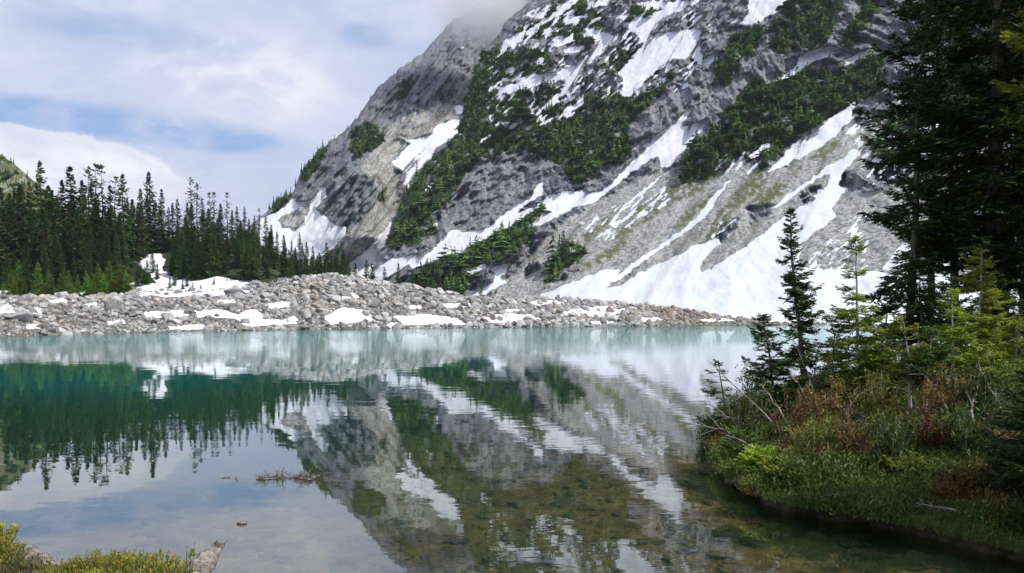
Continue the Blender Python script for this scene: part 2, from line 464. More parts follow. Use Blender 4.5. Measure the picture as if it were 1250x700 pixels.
# ------------------------------------------------------------------ the two mountains
def mountain_mat(name, shade_tint=0.0):
    m, t, out = new_mat(name)
    geo = t.add('ShaderNodeNewGeometry')
    P = geo.outputs['Position']
    a = t.sep(t.attr('cover').outputs['Color'])
    n1 = t.noise(P, 0.09, 8, 0.62)
    n2 = t.noise(P, 0.42, 6, 0.65)
    n3 = t.noise(t.scale(P, (1, 1, 0.35)), 0.05, 7, 0.6, 0.6)
    n4 = t.noise(P, 1.3, 3, 0.7)
    n5 = t.noise(t.scale(P, (1, 1, 0.45)), 0.85, 5, 0.75)
    wv = t.add('ShaderNodeTexNoise'); wv.inputs['Scale'].default_value = 0.12; wv.inputs['Detail'].default_value = 4
    t.l.new(P, wv.inputs['Vector'])
    wp = t.vmath('ADD', t.scale(P, (1, 1, 0.42)), t.vmath('MULTIPLY', wv.outputs['Color'], (7, 7, 7)))
    def voro(vec, sc, feat='F1'):
        nd = t.add('ShaderNodeTexVoronoi', feature=feat)
        t.l.new(vec, nd.inputs['Vector']); nd.inputs['Scale'].default_value = sc
        return nd
    fac1 = t.sep(voro(wp, 0.16).outputs['Color'])
    fac2 = t.sep(voro(wp, 0.50).outputs['Color'])
    crack = voro(wp, 0.10, 'DISTANCE_TO_EDGE').outputs['Distance']
    stone = t.sep(voro(P, 0.62).outputs['Color'])
    rock = t.mix(t.step(n3, 0.32, 0.68), (0.060, 0.074, 0.100, 1), (0.20, 0.212, 0.238, 1))
    rock = t.mix(t.step(n2, 0.42, 0.72), rock, (0.31, 0.315, 0.32, 1))
    rock = t.mix(t.step(n1, 0.52, 0.36), rock, (0.055, 0.06, 0.075, 1))
    rock = t.mix(t.math('MULTIPLY', t.step(n1, 0.62, 0.75), 0.6), rock, (0.33, 0.295, 0.23, 1))
    rock = t.mix(t.math('MULTIPLY', t.step(n5, 0.53, 0.64), 0.65), rock, (0.42, 0.42, 0.42, 1))
    rock = t.mix(t.math('MULTIPLY', t.step(n5, 0.47, 0.36), 0.75), rock, (0.045, 0.052, 0.065, 1))
    rock = t.mix(t.math('MULTIPLY', t.step(fac1[0], 0.55, 0.95), 0.5), rock, (0.33, 0.338, 0.35, 1))
    rock = t.mix(t.math('MULTIPLY', t.step(fac1[1], 0.5, 0.9), 0.6), rock, (0.06, 0.07, 0.09, 1))
    rock = t.mix(t.math('MULTIPLY', t.step(fac2[0], 0.5, 0.95), 0.5), rock, (0.40, 0.40, 0.40, 1))
    rock = t.mix(t.math('MULTIPLY', t.step(fac2[1], 0.55, 0.95), 0.6), rock, (0.055, 0.06, 0.075, 1))
    rock = t.mix(t.math('MULTIPLY', t.step(crack, 0.06, 0.0), 0.75), rock, (0.03, 0.034, 0.042, 1))
    if shade_tint: rock = t.mix(shade_tint, rock, (0.11, 0.125, 0.155, 1))  # shade and haze of the rear ridge painted in as darker, bluer rock
    scree = t.mix(t.step(n2, 0.35, 0.7), (0.21, 0.21, 0.205, 1), (0.42, 0.415, 0.40, 1))
    scree = t.mix(t.step(n4, 0.58, 0.72), scree, (0.48, 0.47, 0.44, 1))
    scree = t.mix(t.math('MULTIPLY', t.step(n1, 0.5, 0.66), 0.35), scree, (0.16, 0.158, 0.15, 1))
    scree = t.mix(t.math('MULTIPLY', t.step(stone[0], 0.5, 1.0), 0.6), scree, (0.50, 0.49, 0.465, 1))
    scree = t.mix(t.math('MULTIPLY', t.step(stone[1], 0.55, 1.0), 0.65), scree, (0.09, 0.088, 0.08, 1))
    cs = t.add('ShaderNodeCombineXYZ')
    t.l.new(t.math('MULTIPLY', t.vmath('DOT_PRODUCT', P, (0.819, -0.574, 0)), 0.085), cs.inputs[0])
    t.l.new(t.math('MULTIPLY', t.vmath('DOT_PRODUCT', P, (0.574, 0.819, 0.3)), 0.007), cs.inputs[1])
    streak = t.noise(cs.outputs[0], 1.0, 6, 0.62, 0.4)
    big = t.noise(P, 0.013, 4, 0.55)
    scree = t.mix(t.math('MULTIPLY', t.step(streak, 0.50, 0.68), 0.8), scree, (0.12, 0.122, 0.098, 1))
    scree = t.mix(t.math('MULTIPLY', t.step(streak, 0.46, 0.30), 0.6), scree, (0.50, 0.495, 0.475, 1))
    rock = t.mix(t.math('MULTIPLY', t.step(big, 0.42, 0.62), 0.45), rock, (0.25, 0.257, 0.27, 1))
    rock = t.mix(t.math('MULTIPLY', t.step(big, 0.48, 0.34), 0.5), rock, (0.085, 0.10, 0.135, 1))
    veg = t.mix(t.step(n2, 0.35, 0.65), (0.026, 0.050, 0.016, 1), (0.075, 0.105, 0.034, 1))
    grass = t.mix(t.step(n2, 0.3, 0.7), (0.055, 0.07, 0.02, 1), (0.15, 0.15, 0.06, 1))
    e = t.math('MULTIPLY', t.math('SUBTRACT', n2, 0.5), 0.9)
    def th(v, lo=0.44, hi=0.56):
        return t.step(t.math('ADD', v, e), lo, hi)
    c = t.mix(th(a[2]), rock, scree)
    ge = t.math('ADD', t.attr('cover').outputs['Alpha'], t.math('ADD', t.math('MULTIPLY', t.math('SUBTRACT', streak, 0.5), 1.6), t.math('MULTIPLY', t.math('SUBTRACT', n2, 0.5), 1.2)))
    c = t.mix(t.math('MULTIPLY', t.step(ge, 0.18, 0.8), 0.9), c, grass)
    c = t.mix(th(a[1]), c, veg)
    pz = t.add('ShaderNodeSeparateXYZ'); t.l.new(P, pz.inputs[0])
    thin = t.math('MULTIPLY', t.step(pz.outputs[2], 60, 150), t.math('MULTIPLY', t.step(streak, 0.53, 0.68), 0.75))
    s = t.step(t.math('SUBTRACT', t.math('ADD', a[0], t.math('MULTIPLY', e, 0.95)), thin), 0.46, 0.54)
    snow = t.mix(t.step(n1, 0.3, 0.7), (0.60, 0.635, 0.69, 1), (0.73, 0.74, 0.765, 1))
    snow = t.mix(t.math('MULTIPLY', t.step(n2, 0.66, 0.78), 0.25), snow, (0.55, 0.53, 0.5, 1))
    snow = t.mix(t.math('MULTIPLY', t.step(streak, 0.48, 0.66), 0.55), snow, (0.46, 0.46, 0.46, 1))
    c = t.mix(s, c, snow)
    h = t.math('ADD', t.math('MULTIPLY', n2, 1.0), t.math('MULTIPLY', n1, 1.5))
    h = t.math('MULTIPLY', h, t.math('SUBTRACT', 1.0, t.math('MULTIPLY', s, 0.88)))
    h = t.math('MULTIPLY', h, t.math('SUBTRACT', 1.0, t.math('MULTIPLY', a[2], 0.45)))
    principled(t, out, c, 0.9, bump(t, h, 0.8, 1.7), 0.15)
    return m


def cover_attr(px, py, snow, speck, veg, scree, grass, rock, snow_not=None, seed=5, wa=3.0):
    wx = fbm(px / 9, py / 9, 3, seed) * wa * 1.3
    wy = fbm(px / 9, py / 9, 3, seed + 50) * wa * 0.8
    x, y = px + wx, py + wy
    s = sample(blur(fill(snow), 0.8), x, y)
    if speck:
        sp = sample(blur(fill(speck), 5), x, y)
        ca, sa = math.cos(rad(42)), math.sin(rad(42))
        u, v = px * ca - py * sa, px * sa + py * ca          # u runs up the fall line
        st = fbm(u / 16, v / 4.5, 4, seed + 9)
        s = np.maximum(s, sp * sstep(0.10, 0.24, st + 0.06))
    if snow_not: s = s * (1 - sample(blur(fill(snow_not), 0.8), x, y))
    ve = sample(blur(fill(veg), 4.5), x, y)
    ve = ve * sstep(-0.44, -0.02, fbm(px / 11, py / 8, 4, seed + 21))
    ve = np.maximum(ve, 0)
    sc = sample(blur(fill(scree), 2.5), x, y)
    if rock: sc = sc * (1 - sample(blur(fill(rock), 1.5), x, y))
    gr = sample(blur(fill(grass), 3.0), x, y) * sstep(-0.45, 0.25, fbm(px / 7, py / 5, 4, seed + 33)) if grass else 0 * s
    return np.stack([s, ve, sc, gr], -1)


S0, TA = 394.0, rad(35)
def front_depth(q, elv):
    k = q * math.sin(TA) + math.cos(TA)
    y1 = (EYE + 0.70 * S0) / np.maximum(0.70 * k - elv, 1e-4)
    y2 = (EYE + 1.2 * S0 + 100) / np.maximum(1.2 * k - elv, 1e-4)
    w = 40.0
    return -w * np.logaddexp(-y1 / w, -y2 / w)


def build_front():
    ys = np.concatenate([np.linspace(-140, 0, 70, endpoint=False), np.linspace(0, 402, 372)])
    edge = np.array([(690,-140),(672,-40),(650,0),(630,15),(615,30),(608,45),(600,52),(590,62),(582,80),(575,100),(568,130),(560,160),(545,180),(525,195),(510,215),(495,235),(488,255),(480,275),(474,295),(464,308),(456,325),(446,345),(430,402)], float)
    xl = np.interp(ys, edge[:, 1], edge[:, 0])
    xl = xl + 3.0 * fbm(ys / 7, ys * 0 + 3, 4, 77) * 1.6
    nc = 820
    u = np.linspace(0, 1, nc)
    PX = xl[:, None] + (1345 - xl[:, None]) * u[None, :] ** 0.93
    PY = np.repeat(ys[:, None], nc, 1)
    d = ray(PX, PY); d = d / d[..., 1:2]
    Y = front_depth(d[..., 0], d[..., 2])
    att = cover_attr(PX, PY, SNOW_FRONT, SNOW_SPECK, VEG_FRONT, SCREE_FRONT, GRASS_FRONT, ROCK_FRONT)
    base = d * Y[..., None]
    c = base[..., 0] * math.cos(TA) - base[..., 1] * math.sin(TA)      # along the contour
    sl = base[..., 0] * math.sin(TA) + base[..., 1] * math.cos(TA)     # up the slope
    smooth = np.clip(att[..., 0] * 0.9 + att[..., 2] * 0.88 + att[..., 3] * 0.5, 0, 1)
    smooth = np.clip(smooth, 0, 0.95)
    rough = 1 - smooth
    cw = c + 0.35 * sl + 30 * fbm(c / 160, sl / 160, 2, 4)
    r1 = ridged(cw / 130, sl / 260, 4, 11)
    r2 = ridged(cw / 32, sl / 60, 4, 23)
    r3 = fbm(c / 13, sl / 9, 3, 31)
    r4 = ridged((cw + 0.5 * sl) / 12, (sl - 0.3 * c) / 34, 3, 37)
    rel = (8 + 27 * rough) * (r1 - 0.6) + rough * (30 * (r2 - 0.55) + 7 * r3 + 9 * (r4 - .5)) + 0.9 * fbm(c / 14, sl / 30, 3, 61)
    dip = (base[..., 2] * 1.0 + 0.35 * c + 26 * fbm(c / 60, sl / 60, 3, 71)) / 24
    led = np.abs((dip % 1.0) - 0.22); led = np.where(dip % 1.0 < 0.22, (dip % 1.0) / 0.22, 1 - (dip % 1.0 - 0.22) / 0.78)
    rel = rel + rough * 7 * led * sstep(-0.3, 0.3, fbm(c / 90, sl / 90, 2, 72))
    edgefade = 1 - np.exp(-(PX - xl[:, None]) / 14.0)
    rel = rel * (0.35 + 0.65 * edgefade) - 26 * (1 - edgefade)
    Yn = Y - rel * 1.0
    V = d * Yn[..., None]; V[..., 2] += EYE
    # the far flank of the mountain, falling away behind the left edge
    back = []
    for k, (dy, dx, dz) in enumerate([(420, 60, -160), (160, 26, -36), (50, 10, -5)]):
        b = V[:, 0, :].copy(); b[:, 0] += dx; b[:, 1] += dy; b[:, 2] += dz
        back.append(b)
    V = np.concatenate([np.stack(back, 1), V], 1)
    att = np.concatenate([np.repeat(att[:, :1], 3, 1), att], 1)
    nr, ncol = V.shape[:2]
    top = V[:1].copy(); top[..., 1] += 500; top[..., 2] -= 60
    V = np.concatenate([top, V], 0); att = np.concatenate([att[:1], att], 0)
    me = np_mesh('mountain', V.reshape(-1, 3), grid_faces(nr + 1, ncol), True, {'cover': att.reshape(-1, 4)}, [mountain_mat('mountain_rock')])
    o = link('mountain', me); tag(o, 'steep grey mountainside with snow gullies, scree and conifer belts beyond the lake', None, None, 'structure')
    return PX, PY, V[1:, 3:], att[1:, 3:]


def rear_depth(q, elv):
    k = 0.995 - 0.10 * q
    return (EYE + 1.19 * 850) / (1.19 * k - elv)


REAR_EDGE = np.array([(285,300),(300,280),(322,262),(335,250),(345,242),(358,236),(365,214),(380,196),(395,179),(415,165),(430,150),(443,135),(452,120),(460,108),(475,95),(490,82),(500,76),(515,66),(530,50),(545,32),(553,24),(565,20),(580,8),(600,-4),(640,-30),(720,-90)], float)
def build_rear():
    xs = np.linspace(285, 720, 420)
    yt = np.interp(xs, REAR_EDGE[:, 0], REAR_EDGE[:, 1]) + 3.2 * fbm(xs / 8, xs * 0, 4, 91) * 1.5
    nr = 330
    v = np.linspace(0, 1, nr)
    PX = np.repeat(xs[None, :], nr, 0)
    PY = yt[None, :] + (402 - yt[None, :]) * v[:, None]
    d = ray(PX, PY); d = d / d[..., 1:2]
    Y = rear_depth(d[..., 0], d[..., 2])
    att = cover_attr(PX, PY, SNOW_REAR, None, VEG_REAR, SCREE_REAR, None, None, SNOW_REAR_NOT, seed=205, wa=2.2)
    x, z = d[..., 0] * Y, d[..., 2] * Y
    smooth = np.clip(att[..., 0] * 0.9 + att[..., 2] * 0.5, 0, 0.95)
    rough = 1 - smooth
    lean = x - 0.35 * z
    r1 = ridged(lean / 75, z / 260, 4, 111)
    r2 = ridged(lean / 24, z / 90, 4, 123)
    r3 = fbm(x / 14, z / 12, 3, 131)
    r4 = ridged(lean / 11, (z + 0.4 * x) / 36, 3, 137)
    rel = (14 + 40 * rough) * (r1 - 0.6) + rough * (36 * (r2 - 0.55) + 8 * r3 + 11 * (r4 - .5)) + 2 * fbm(x / 20, z / 20, 3, 161)
    # the big buttress that turns its back to the sun
    but = sstep(352, 452, PX) * (1 - sstep(452, 486, PX)) * sstep(120, 215, PY) * (1 - sstep(285, 325, PY))
    rel = rel + 60 * but
    ef = 1 - np.exp(-(PY - yt[None, :]) / 12.0)
    rel = rel * (0.35 + 0.65 * ef) - 30 * (1 - ef)
    V = d * (Y - rel)[..., None]; V[..., 2] += EYE
    back = []
    for dy, dz in [(500, -260), (180, -60), (50, -8)]:
        b = V[0].copy(); b[:, 1] += dy; b[:, 2] += dz; back.append(b)
    VV = np.concatenate([np.stack(back, 0), V], 0)
    A = np.concatenate([np.repeat(att[:1], 3, 0), att], 0)
    me = np_mesh('mountain', VV.reshape(-1, 3), grid_faces(nr + 3, len(xs)), True, {'cover': A.reshape(-1, 4)}, [mountain_mat('ridge_rock_shaded', 0.42)])
    o = link('mountain', me); tag(o, 'dark rocky shoulder behind the main mountain, its top lost in cloud', None, None, 'structure')
    return PX, PY, V, att, xs, yt


FRONT = build_front()
REAR = build_rear()

# ------------------------------------------------------------------ the ground: one sheet, lake bed, banks, moraine, hillside
SH_PX = np.array([-900, -300, 0, 100, 200, 400, 600, 800, 915, 1010, 1300, 2200], float)
SH_Y = np.array([70, 91, 113, 132, 153, 198, 237, 279, 339, 365, 395, 400], float)
CR_PX = np.array([-900, -200, 0, 150, 200, 300, 340, 370, 410, 440, 500, 560, 600, 680, 750, 800, 850, 890, 915, 1000, 2200], float)
CR_PY = np.array([360, 362, 364, 360, 353, 351, 345, 338, 335.5, 339, 349, 359, 363, 364, 370, 374, 378.5, 385, 389, 391, 391], float)
CR_W = np.interp(CR_PX, [-900, 0, 150, 250, 330, 400, 600, 900, 2200], [130, 130, 110, 80, 50, 40, 36, 22, 20])

NEAR_LAND = np.array([(3.72,13.8),(3.5,11.9),(3.34,10.4),(3.67,9.8),(4.25,9.45),(4.83,8.75),(5.2,7.9),(5.3,5),(4.6,2.6),(2.4,1.2),(-0.6,2.0),(-1.5,4.7),(-1.95,5.9),(-3.3,6.6),(-4.6,6.8),(-7,7.0),(-14,7.4),(-30,6),(-60,0),(-60,-60),(70,-60),(90,60),(40,50),(22,42),(13.5,32),(8.6,25),(6.0,20.2),(4.55,17.3),(3.95,15.4)], float)


def poly_sd(x, y, poly):
    """signed distance to a polygon, positive inside"""
    d = np.full(x.shape, 1e9); ins = np.zeros(x.shape, bool)
    for i in range(len(poly)):
        (ax, ay), (bx, by) = poly[i], poly[(i + 1) % len(poly)]
        ex, ey = bx - ax, by - ay
        t = np.clip(((x - ax) * ex + (y - ay) * ey) / (ex * ex + ey * ey), 0, 1)
        d = np.minimum(d, np.hypot(x - ax - t * ex, y - ay - t * ey))
        if ay != by:
            ins ^= ((ay > y) != (by > y)) & (x < ex * (y - ay) / (by - ay) + ax)
    return np.where(ins, d, -d)


def q_px(x, y):
    return W0 / 2 + FPX * x / np.maximum(y, 0.25 * np.hypot(x, y) + 1e-3)


def ground_h(x, y):
    x = np.asarray(x, float); y = np.asarray(y, float)
    px = q_px(x, y)
    rs = np.interp(px, SH_PX, SH_Y) + 2.2 * fbm(px / 40, px * 0, 3, 301) + 1.0 * fbm(px / 9, px * 0, 2, 302)
    w = np.interp(px, CR_PX, CR_W)
    cy = np.interp(px, CR_PX, CR_PY)
    hc = EYE + (HORIZON - cy) / FPX * (rs + w) - 0.9
    hc = np.maximum(hc, 0.6)
    t = y - rs
    u = np.clip(t / w, 0, 1)
    land = hc * (1 - (1 - u) ** 1.7) + 0.9 * fbm(x / 9, y / 9, 4, 310) * np.clip(t / 4, 0, 1) + 0.7 * fbm(x / 26, y / 26, 2, 314) * np.clip(t / 8, 0, 1)
    beyond = np.clip(t - w, 0, None)
    hill_m = 1 - sstep(290, 450, px)
    rise = 0.23 * np.minimum(beyond, 120) + 2.0 * fbm(x / 30, y / 30, 3, 320) * np.clip(beyond / 10, 0, 1)
    fall = -hc * 0.45 * sstep(0, 60, beyond) + 1.2 * fbm(x / 20, y / 20, 3, 321) * np.clip(beyond / 10, 0, 1)
    far = land + rise * hill_m + fall * (1 - hill_m)
    # lake bed
    d_far = np.clip(-t, 0, None)
    sd = poly_sd(x, y, NEAR_LAND) + 0.16 * fbm(x / 1.6, y / 1.6, 2, 330)
    dn = np.clip(-sd, 0, None)
    depth = np.minimum(0.18 + 0.055 * dn + 0.006 * dn ** 2, 7)
    depth = np.minimum(depth, 0.05 + 0.30 * d_far)
    bed = -depth + 0.06 * fbm(x / 0.9, y / 0.9, 4, 340) * np.clip(depth * 3, 0, 1)
    z = np.where(t > 0, far, bed)
    # near banks
    din = np.clip(sd, 0, None)
    right = sstep(1.0, 3.0, x)
    bank_r = 0.26 * sstep(0.0, 0.28, din) + 0.19 * np.minimum(din, 3.0) + 0.06 * np.clip(din - 3, 0, 14) + 0.14 * fbm(x / 0.8, y / 0.8, 4, 350) * sstep(0.1, 0.8, din)
    bank_l = 0.25 * sstep(0.0, 0.3, din) + 0.42 * np.minimum(din, 1.2) + 0.08 * fbm(x / 0.8, y / 0.8, 3, 351) * sstep(0.1, 0.8, din)
    bank = bank_r * right + bank_l * (1 - right)
    z = np.where((sd > 0) & (y < 100), bank, z)
    return z


def gz(x, y):
    return float(ground_h(np.array([x]), np.array([y]))[0])


MORAINE_SNOW = [[(158,345),(200,347),(235,353),(300,351),(306,357),(250,363),(165,363)], [(175,381),(225,378),(232,386),(180,389)], [(238,379),(270,377),(290,384),(310,375),(325,388),(370,395),(300,399),(288,389),(240,387)],
 [(395,386),(420,375),(445,378),(462,391),(400,397)], [(-5,375),(12,370),(20,381),(-5,386)], [(30,379),(50,374),(52,382),(32,385)], [(205,398),(250,395),(252,402),(203,403)],
 [(478,386),(520,383),(560,388),(572,397),(495,397)], [(588,387),(620,382),(650,384),(662,391),(600,395)], [(688,379),(740,372),(770,378),(740,387),(690,385)], [(100,372),(118,368),(122,374),(104,377)],
 [(158,298),(175,293),(192,305),(202,318),(197,330),(215,335),(235,330),(250,335),(305,345),(300,354),(198,354),(183,335),(163,318)], [(325,372),(352,366),(360,374),(330,378)], [(90,358),(110,356),(108,364),(92,364)], [(-20,356),(14,354),(12,362),(-20,364)],
 [(780,388),(800,386),(810,391),(785,393)], [(850,390),(880,388),(900,392),(860,393)], [(930,390),(960,389),(1010,391),(990,394),(940,394)], [(540,371),(570,369),(580,374),(545,376)], [(415,360),(432,357),(440,363),(420,365)], [(60,366),(80,364),(84,370),(64,371)], [(130,392),(150,390),(156,395),(134,397)], [(490,374),(512,372),(516,377),(494,378)], [(345,388),(360,386),(366,392),(350,394)], [(610,378),(640,376),(644,380),(614,381)], [(720,392),(745,391),(750,395),(724,396)], [(30,396),(48,395),(50,401),(33,402)], [(470,395),(484,393),(488,398),(474,399)], [(262,366),(285,365),(288,370),(266,371)], [(640,368),(680,366),(690,371),(650,373)]]
M_SNOW = blur(fill(MORAINE_SNOW), 0.6)


def snow_at(P):
    px, py = px_of(P)
    far = P[..., 1] > 60
    nx = fbm(px / 8, py / 4, 3, 401) * 3
    ny = fbm(px / 8, py / 4, 3, 402) * 1.2
    return sample(M_SNOW, px + nx, py + ny) * far


def build_ground():
    r = np.concatenate([np.geomspace(1.2, 45, 300, endpoint=False), np.linspace(45, 90, 24, endpoint=False), np.arange(90, 420, 0.9), np.geomspace(425, 4000, 16)])
    th = np.concatenate([np.linspace(-75, -36, 40, endpoint=False), np.linspace(-36, 37, 760), np.linspace(37.6, 80, 40)])
    R, T = np.meshgrid(r, np.radians(th), indexing='ij')
    X, Y = R * np.sin(T), R * np.cos(T)
    Z = ground_h(X, Y)
    V = np.stack([X, Y, Z], -1)
    sn = snow_at(V)
    px = q_px(X, Y)
    rs = np.interp(px, SH_PX, SH_Y); w = np.interp(px, CR_PX, CR_W)
    forest = sstep(-3, 6, Y - rs - w) * (1 - sstep(300, 470, px))
    near = (Y < 70) & (poly_sd(X, Y, NEAR_LAND) > -0.30)
    bed = ((Z < 0.02) & ~near) * 1.0
    A = np.stack([sn, forest, near * 1.0, bed], -1)
    m, t, out = new_mat('ground')
    geo = t.add('ShaderNodeNewGeometry'); P = geo.outputs['Position']
    a = t.sep(t.attr('cover').outputs['Color']); al = t.attr('cover').outputs['Alpha']
    n1 = t.noise(P, 0.6, 6, 0.65); n2 = t.noise(P, 3.0, 5, 0.6); n3 = t.noise(P, 14.0, 4, 0.6)
    rub = t.mix(t.step(n1, 0.35, 0.65), (0.07, 0.066, 0.06, 1), (0.20, 0.19, 0.175, 1))
    floor = t.mix(t.step(n1, 0.35, 0.65), (0.018, 0.024, 0.011, 1), (0.055, 0.055, 0.026, 1))
    soil = t.mix(t.step(n2, 0.35, 0.65), (0.02, 0.016, 0.01, 1), (0.075, 0.06, 0.03, 1))
    bedc = t.mix(t.step(n2, 0.3, 0.7), (0.075, 0.055, 0.026, 1), (0.22, 0.17, 0.085, 1))
    bedc = t.mix(t.step(n3, 0.55, 0.75), bedc, (0.26, 0.22, 0.14, 1))
    c = t.mix(a[1], rub, floor)
    c = t.mix(a[2], c, soil)
    c = t.mix(al, c, bedc)
    s = t.step(t.math('ADD', a[0], t.math('MULTIPLY', t.math('SUBTRACT', n1, 0.5), 0.5)), 0.42, 0.52)
    c = t.mix(s, c, (0.74, 0.75, 0.78, 1))
    h = t.math('MULTIPLY', t.math('ADD', n2, t.math('MULTIPLY', n1, 2.0)), t.math('SUBTRACT', 1.0, t.math('MULTIPLY', s, 0.8)))
    principled(t, out, c, 0.9, bump(t, h, 0.7, 0.12), 0.15)
    me = np_mesh('ground', V.reshape(-1, 3), grid_faces(len(r), len(th)), True, {'cover': A.reshape(-1, 4)}, [m])
    tag(link('ground', me), 'stony lake bed, shore, moraine and wooded rise', None, None, 'structure')


build_ground()


# a distant hill on the far left
def build_hill():
    xs = np.linspace(-420, 110, 160)
    yt = np.interp(xs, [-420, -200, -60, 0, 20, 40, 60, 80, 110], [60, 110, 160, 188, 203, 222, 240, 262, 330]) + 2.2 * fbm(xs / 9, xs * 0, 4, 501)
    v = np.linspace(0, 1, 90)
    PX = np.repeat(xs[None], 90, 0); PY = yt[None] + (392 - yt[None]) * v[:, None]
    d = ray(PX, PY); d = d / d[..., 1:2]
    Y = (EYE + 0.75 * 620) / (0.75 * (1 - 0.12 * d[..., 0]) - d[..., 2])
    x, z = d[..., 0] * Y, d[..., 2] * Y
    Y = Y - 22 * (ridged(x / 90, z / 120, 4, 511) - 0.6) - 8 * fbm(x / 20, z / 20, 4, 512)
    V = d * Y[..., None]; V[..., 2] += EYE
    b = V[0].copy(); b[:, 1] += 250; b[:, 2] -= 90
    VV = np.concatenate([b[None], V], 0)
    n = sstep(-0.15, 0.25, fbm(PX / 16, PY / 8, 4, 520))
    A = np.stack([0 * n, n, 0.8 + 0 * n, 1.0 - n], -1); A = np.concatenate([A[:1], A], 0)
    me = np_mesh('hill', VV.reshape(-1, 3), grid_faces(91, 160), True, {'cover': A.reshape(-1, 4)}, [mountain_mat('hill_cover')])
    tag(link('hill', me), 'far green hillside above the left end of the forest', None, None, 'structure')
    return PX, PY, V, A[1:]


HILL = build_hill()


# ------------------------------------------------------------------ water
def build_water():
    r = np.concatenate([np.geomspace(1.0, 60, 170, endpoint=False), np.linspace(60, 460, 200)])
    th = np.radians(np.linspace(-70, 75, 260))
    R, T = np.meshgrid(r, th, indexing='ij')
    X, Y = R * np.sin(T), R * np.cos(T)
    D = np.clip(-ground_h(X, Y), 0, None)
    px = q_px(X, Y)
    # wind: where the surface is ruffled
    ruf = sstep(42, 100, Y + 14 * fbm(X / 30, Y / 30, 3, 610)) * 0.36
    ruf = ruf + 0.05 * sstep(560, 900, px) * sstep(20, 45, Y)
    ruf = ruf + 0.03 * sstep(450, 640, px) * sstep(4, 9, Y) * (1 - sstep(18, 40, Y))
    ruf = np.clip(ruf, 0, 1.2)
    A = np.stack([D / 8.0, ruf, 0 * D, 1 + 0 * D], -1)
    V = np.stack([X, Y, 0 * X], -1)
    m, t, out = new_mat('water')
    geo = t.add('ShaderNodeNewGeometry'); P = geo.outputs['Position']
    a = t.sep(t.attr('lake').outputs['Color'])
    Pw = t.scale(P, (0.55, 1.0, 1.0))
    w1 = t.noise(Pw, 0.55, 2, 0.5, 0.3)
    w2 = t.noise(Pw, 2.2, 3, 0.55, 0.3)
    w3 = t.noise(Pw, 7.0, 2, 0.5)
    calm = t.math('ADD', t.math('MULTIPLY', w1, 0.0045), t.math('MULTIPLY', w2, 0.0008))
    rip = t.math('ADD', t.math('MULTIPLY', w2, 0.034), t.math('MULTIPLY', w3, 0.009))
    h = t.math('ADD', calm, t.math('MULTIPLY', rip, a[1]))
    nrm = bump(t, h, 1.0, 1.0)
    depth = t.math('MULTIPLY', a[0], 8.0)
    op = t.math('SUBTRACT', 1.0, t.math('POWER', 2.718, t.math('MULTIPLY', depth, -0.44)))
    op = t.math('MULTIPLY', op, 0.97)
    fr = t.add('ShaderNodeFresnel'); fr.inputs['IOR'].default_value = 1.333
    t.l.new(nrm, fr.inputs['Normal'])
    refl = t.math('MULTIPLY', t.math('POWER', fr.outputs[0], 0.63), t.math('SUBTRACT', 1.0, t.math('MULTIPLY', a[1], 0.80)))
    gl = t.add('ShaderNodeBsdfGlossy'); gl.inputs['Roughness'].default_value = 0.0
    gl.inputs['Color'].default_value = (0.95, 0.98, 1, 1)
    t.l.new(nrm, gl.inputs['Normal'])
    tr = t.add('ShaderNodeBsdfTransparent')
    tint = t.mix(t.step(depth, 0.0, 2.2), (0.82, 0.78, 0.64, 1), (0.30, 0.52, 0.38, 1))
    t.l.new(tint, tr.inputs['Color'])
    di = t.add('ShaderNodeBsdfDiffuse')
    body = t.mix(t.step(depth, 1.0, 5.0), (0.022, 0.085, 0.050, 1), (0.006, 0.165, 0.140, 1))
    t.l.new(body, di.inputs['Color'])
    ms = t.add('ShaderNodeMixShader'); t.l.new(op, ms.inputs[0]); t.l.new(tr.outputs[0], ms.inputs[1]); t.l.new(di.outputs[0], ms.inputs[2])
    mf = t.add('ShaderNodeMixShader'); t.l.new(refl, mf.inputs[0]); t.l.new(ms.outputs[0], mf.inputs[1]); t.l.new(gl.outputs[0], mf.inputs[2])
    t.l.new(mf.outputs[0], out.inputs[0])
    me = np_mesh('water', V.reshape(-1, 3), grid_faces(len(r), len(th)), True, {'lake': A.reshape(-1, 4)}, [m])
    tag(link('water', me), 'clear green lake', None, None, 'structure')


build_water()


# ------------------------------------------------------------------ boulders
def ico(sub):
    import bmesh
    bm = bmesh.new(); bmesh.ops.create_icosphere(bm, subdivisions=sub, radius=1.0)
    V = np.array([v.co[:] for v in bm.verts]); F = np.array([[v.index for v in f.verts] for f in bm.faces])
    bm.free(); return V, F


def rock_shape(seed, sub, flat=0.72, cuts=11):
    rg = np.random.default_rng(seed)
    V, F = ico(sub)
    A = rg.normal(size=(3, 3)); Q, _r = np.linalg.qr(A)
    V = V * 1.25
    for ax in Q:                                           # blocky: broken along joints
        n = ax + rg.normal(0, 0.16, 3); n /= np.linalg.norm(n)
        for sg in (-1, 1):
            dd = rg.uniform(0.5, 0.85)
            V = V - np.maximum(V @ (n * sg) - dd, 0)[:, None] * (n * sg)
    for _ in range(cuts // 2):
        n = rg.normal(size=3); n /= np.linalg.norm(n)
        dd = rg.uniform(0.6, 0.95)
        V = V - np.maximum(V @ n - dd, 0)[:, None] * n
    V = V + 0.05 * np.stack([fbm(V[:, 0] * 3 + 9 * k, V[:, 1] * 3 + V[:, 2] * 4, 3, seed + k) for k in range(3)], -1)
    V = V / np.abs(V).max() * np.array([rg.uniform(0.85, 1.3), rg.uniform(0.75, 1.1), flat * rg.uniform(0.8, 1.25)])
    return V, F


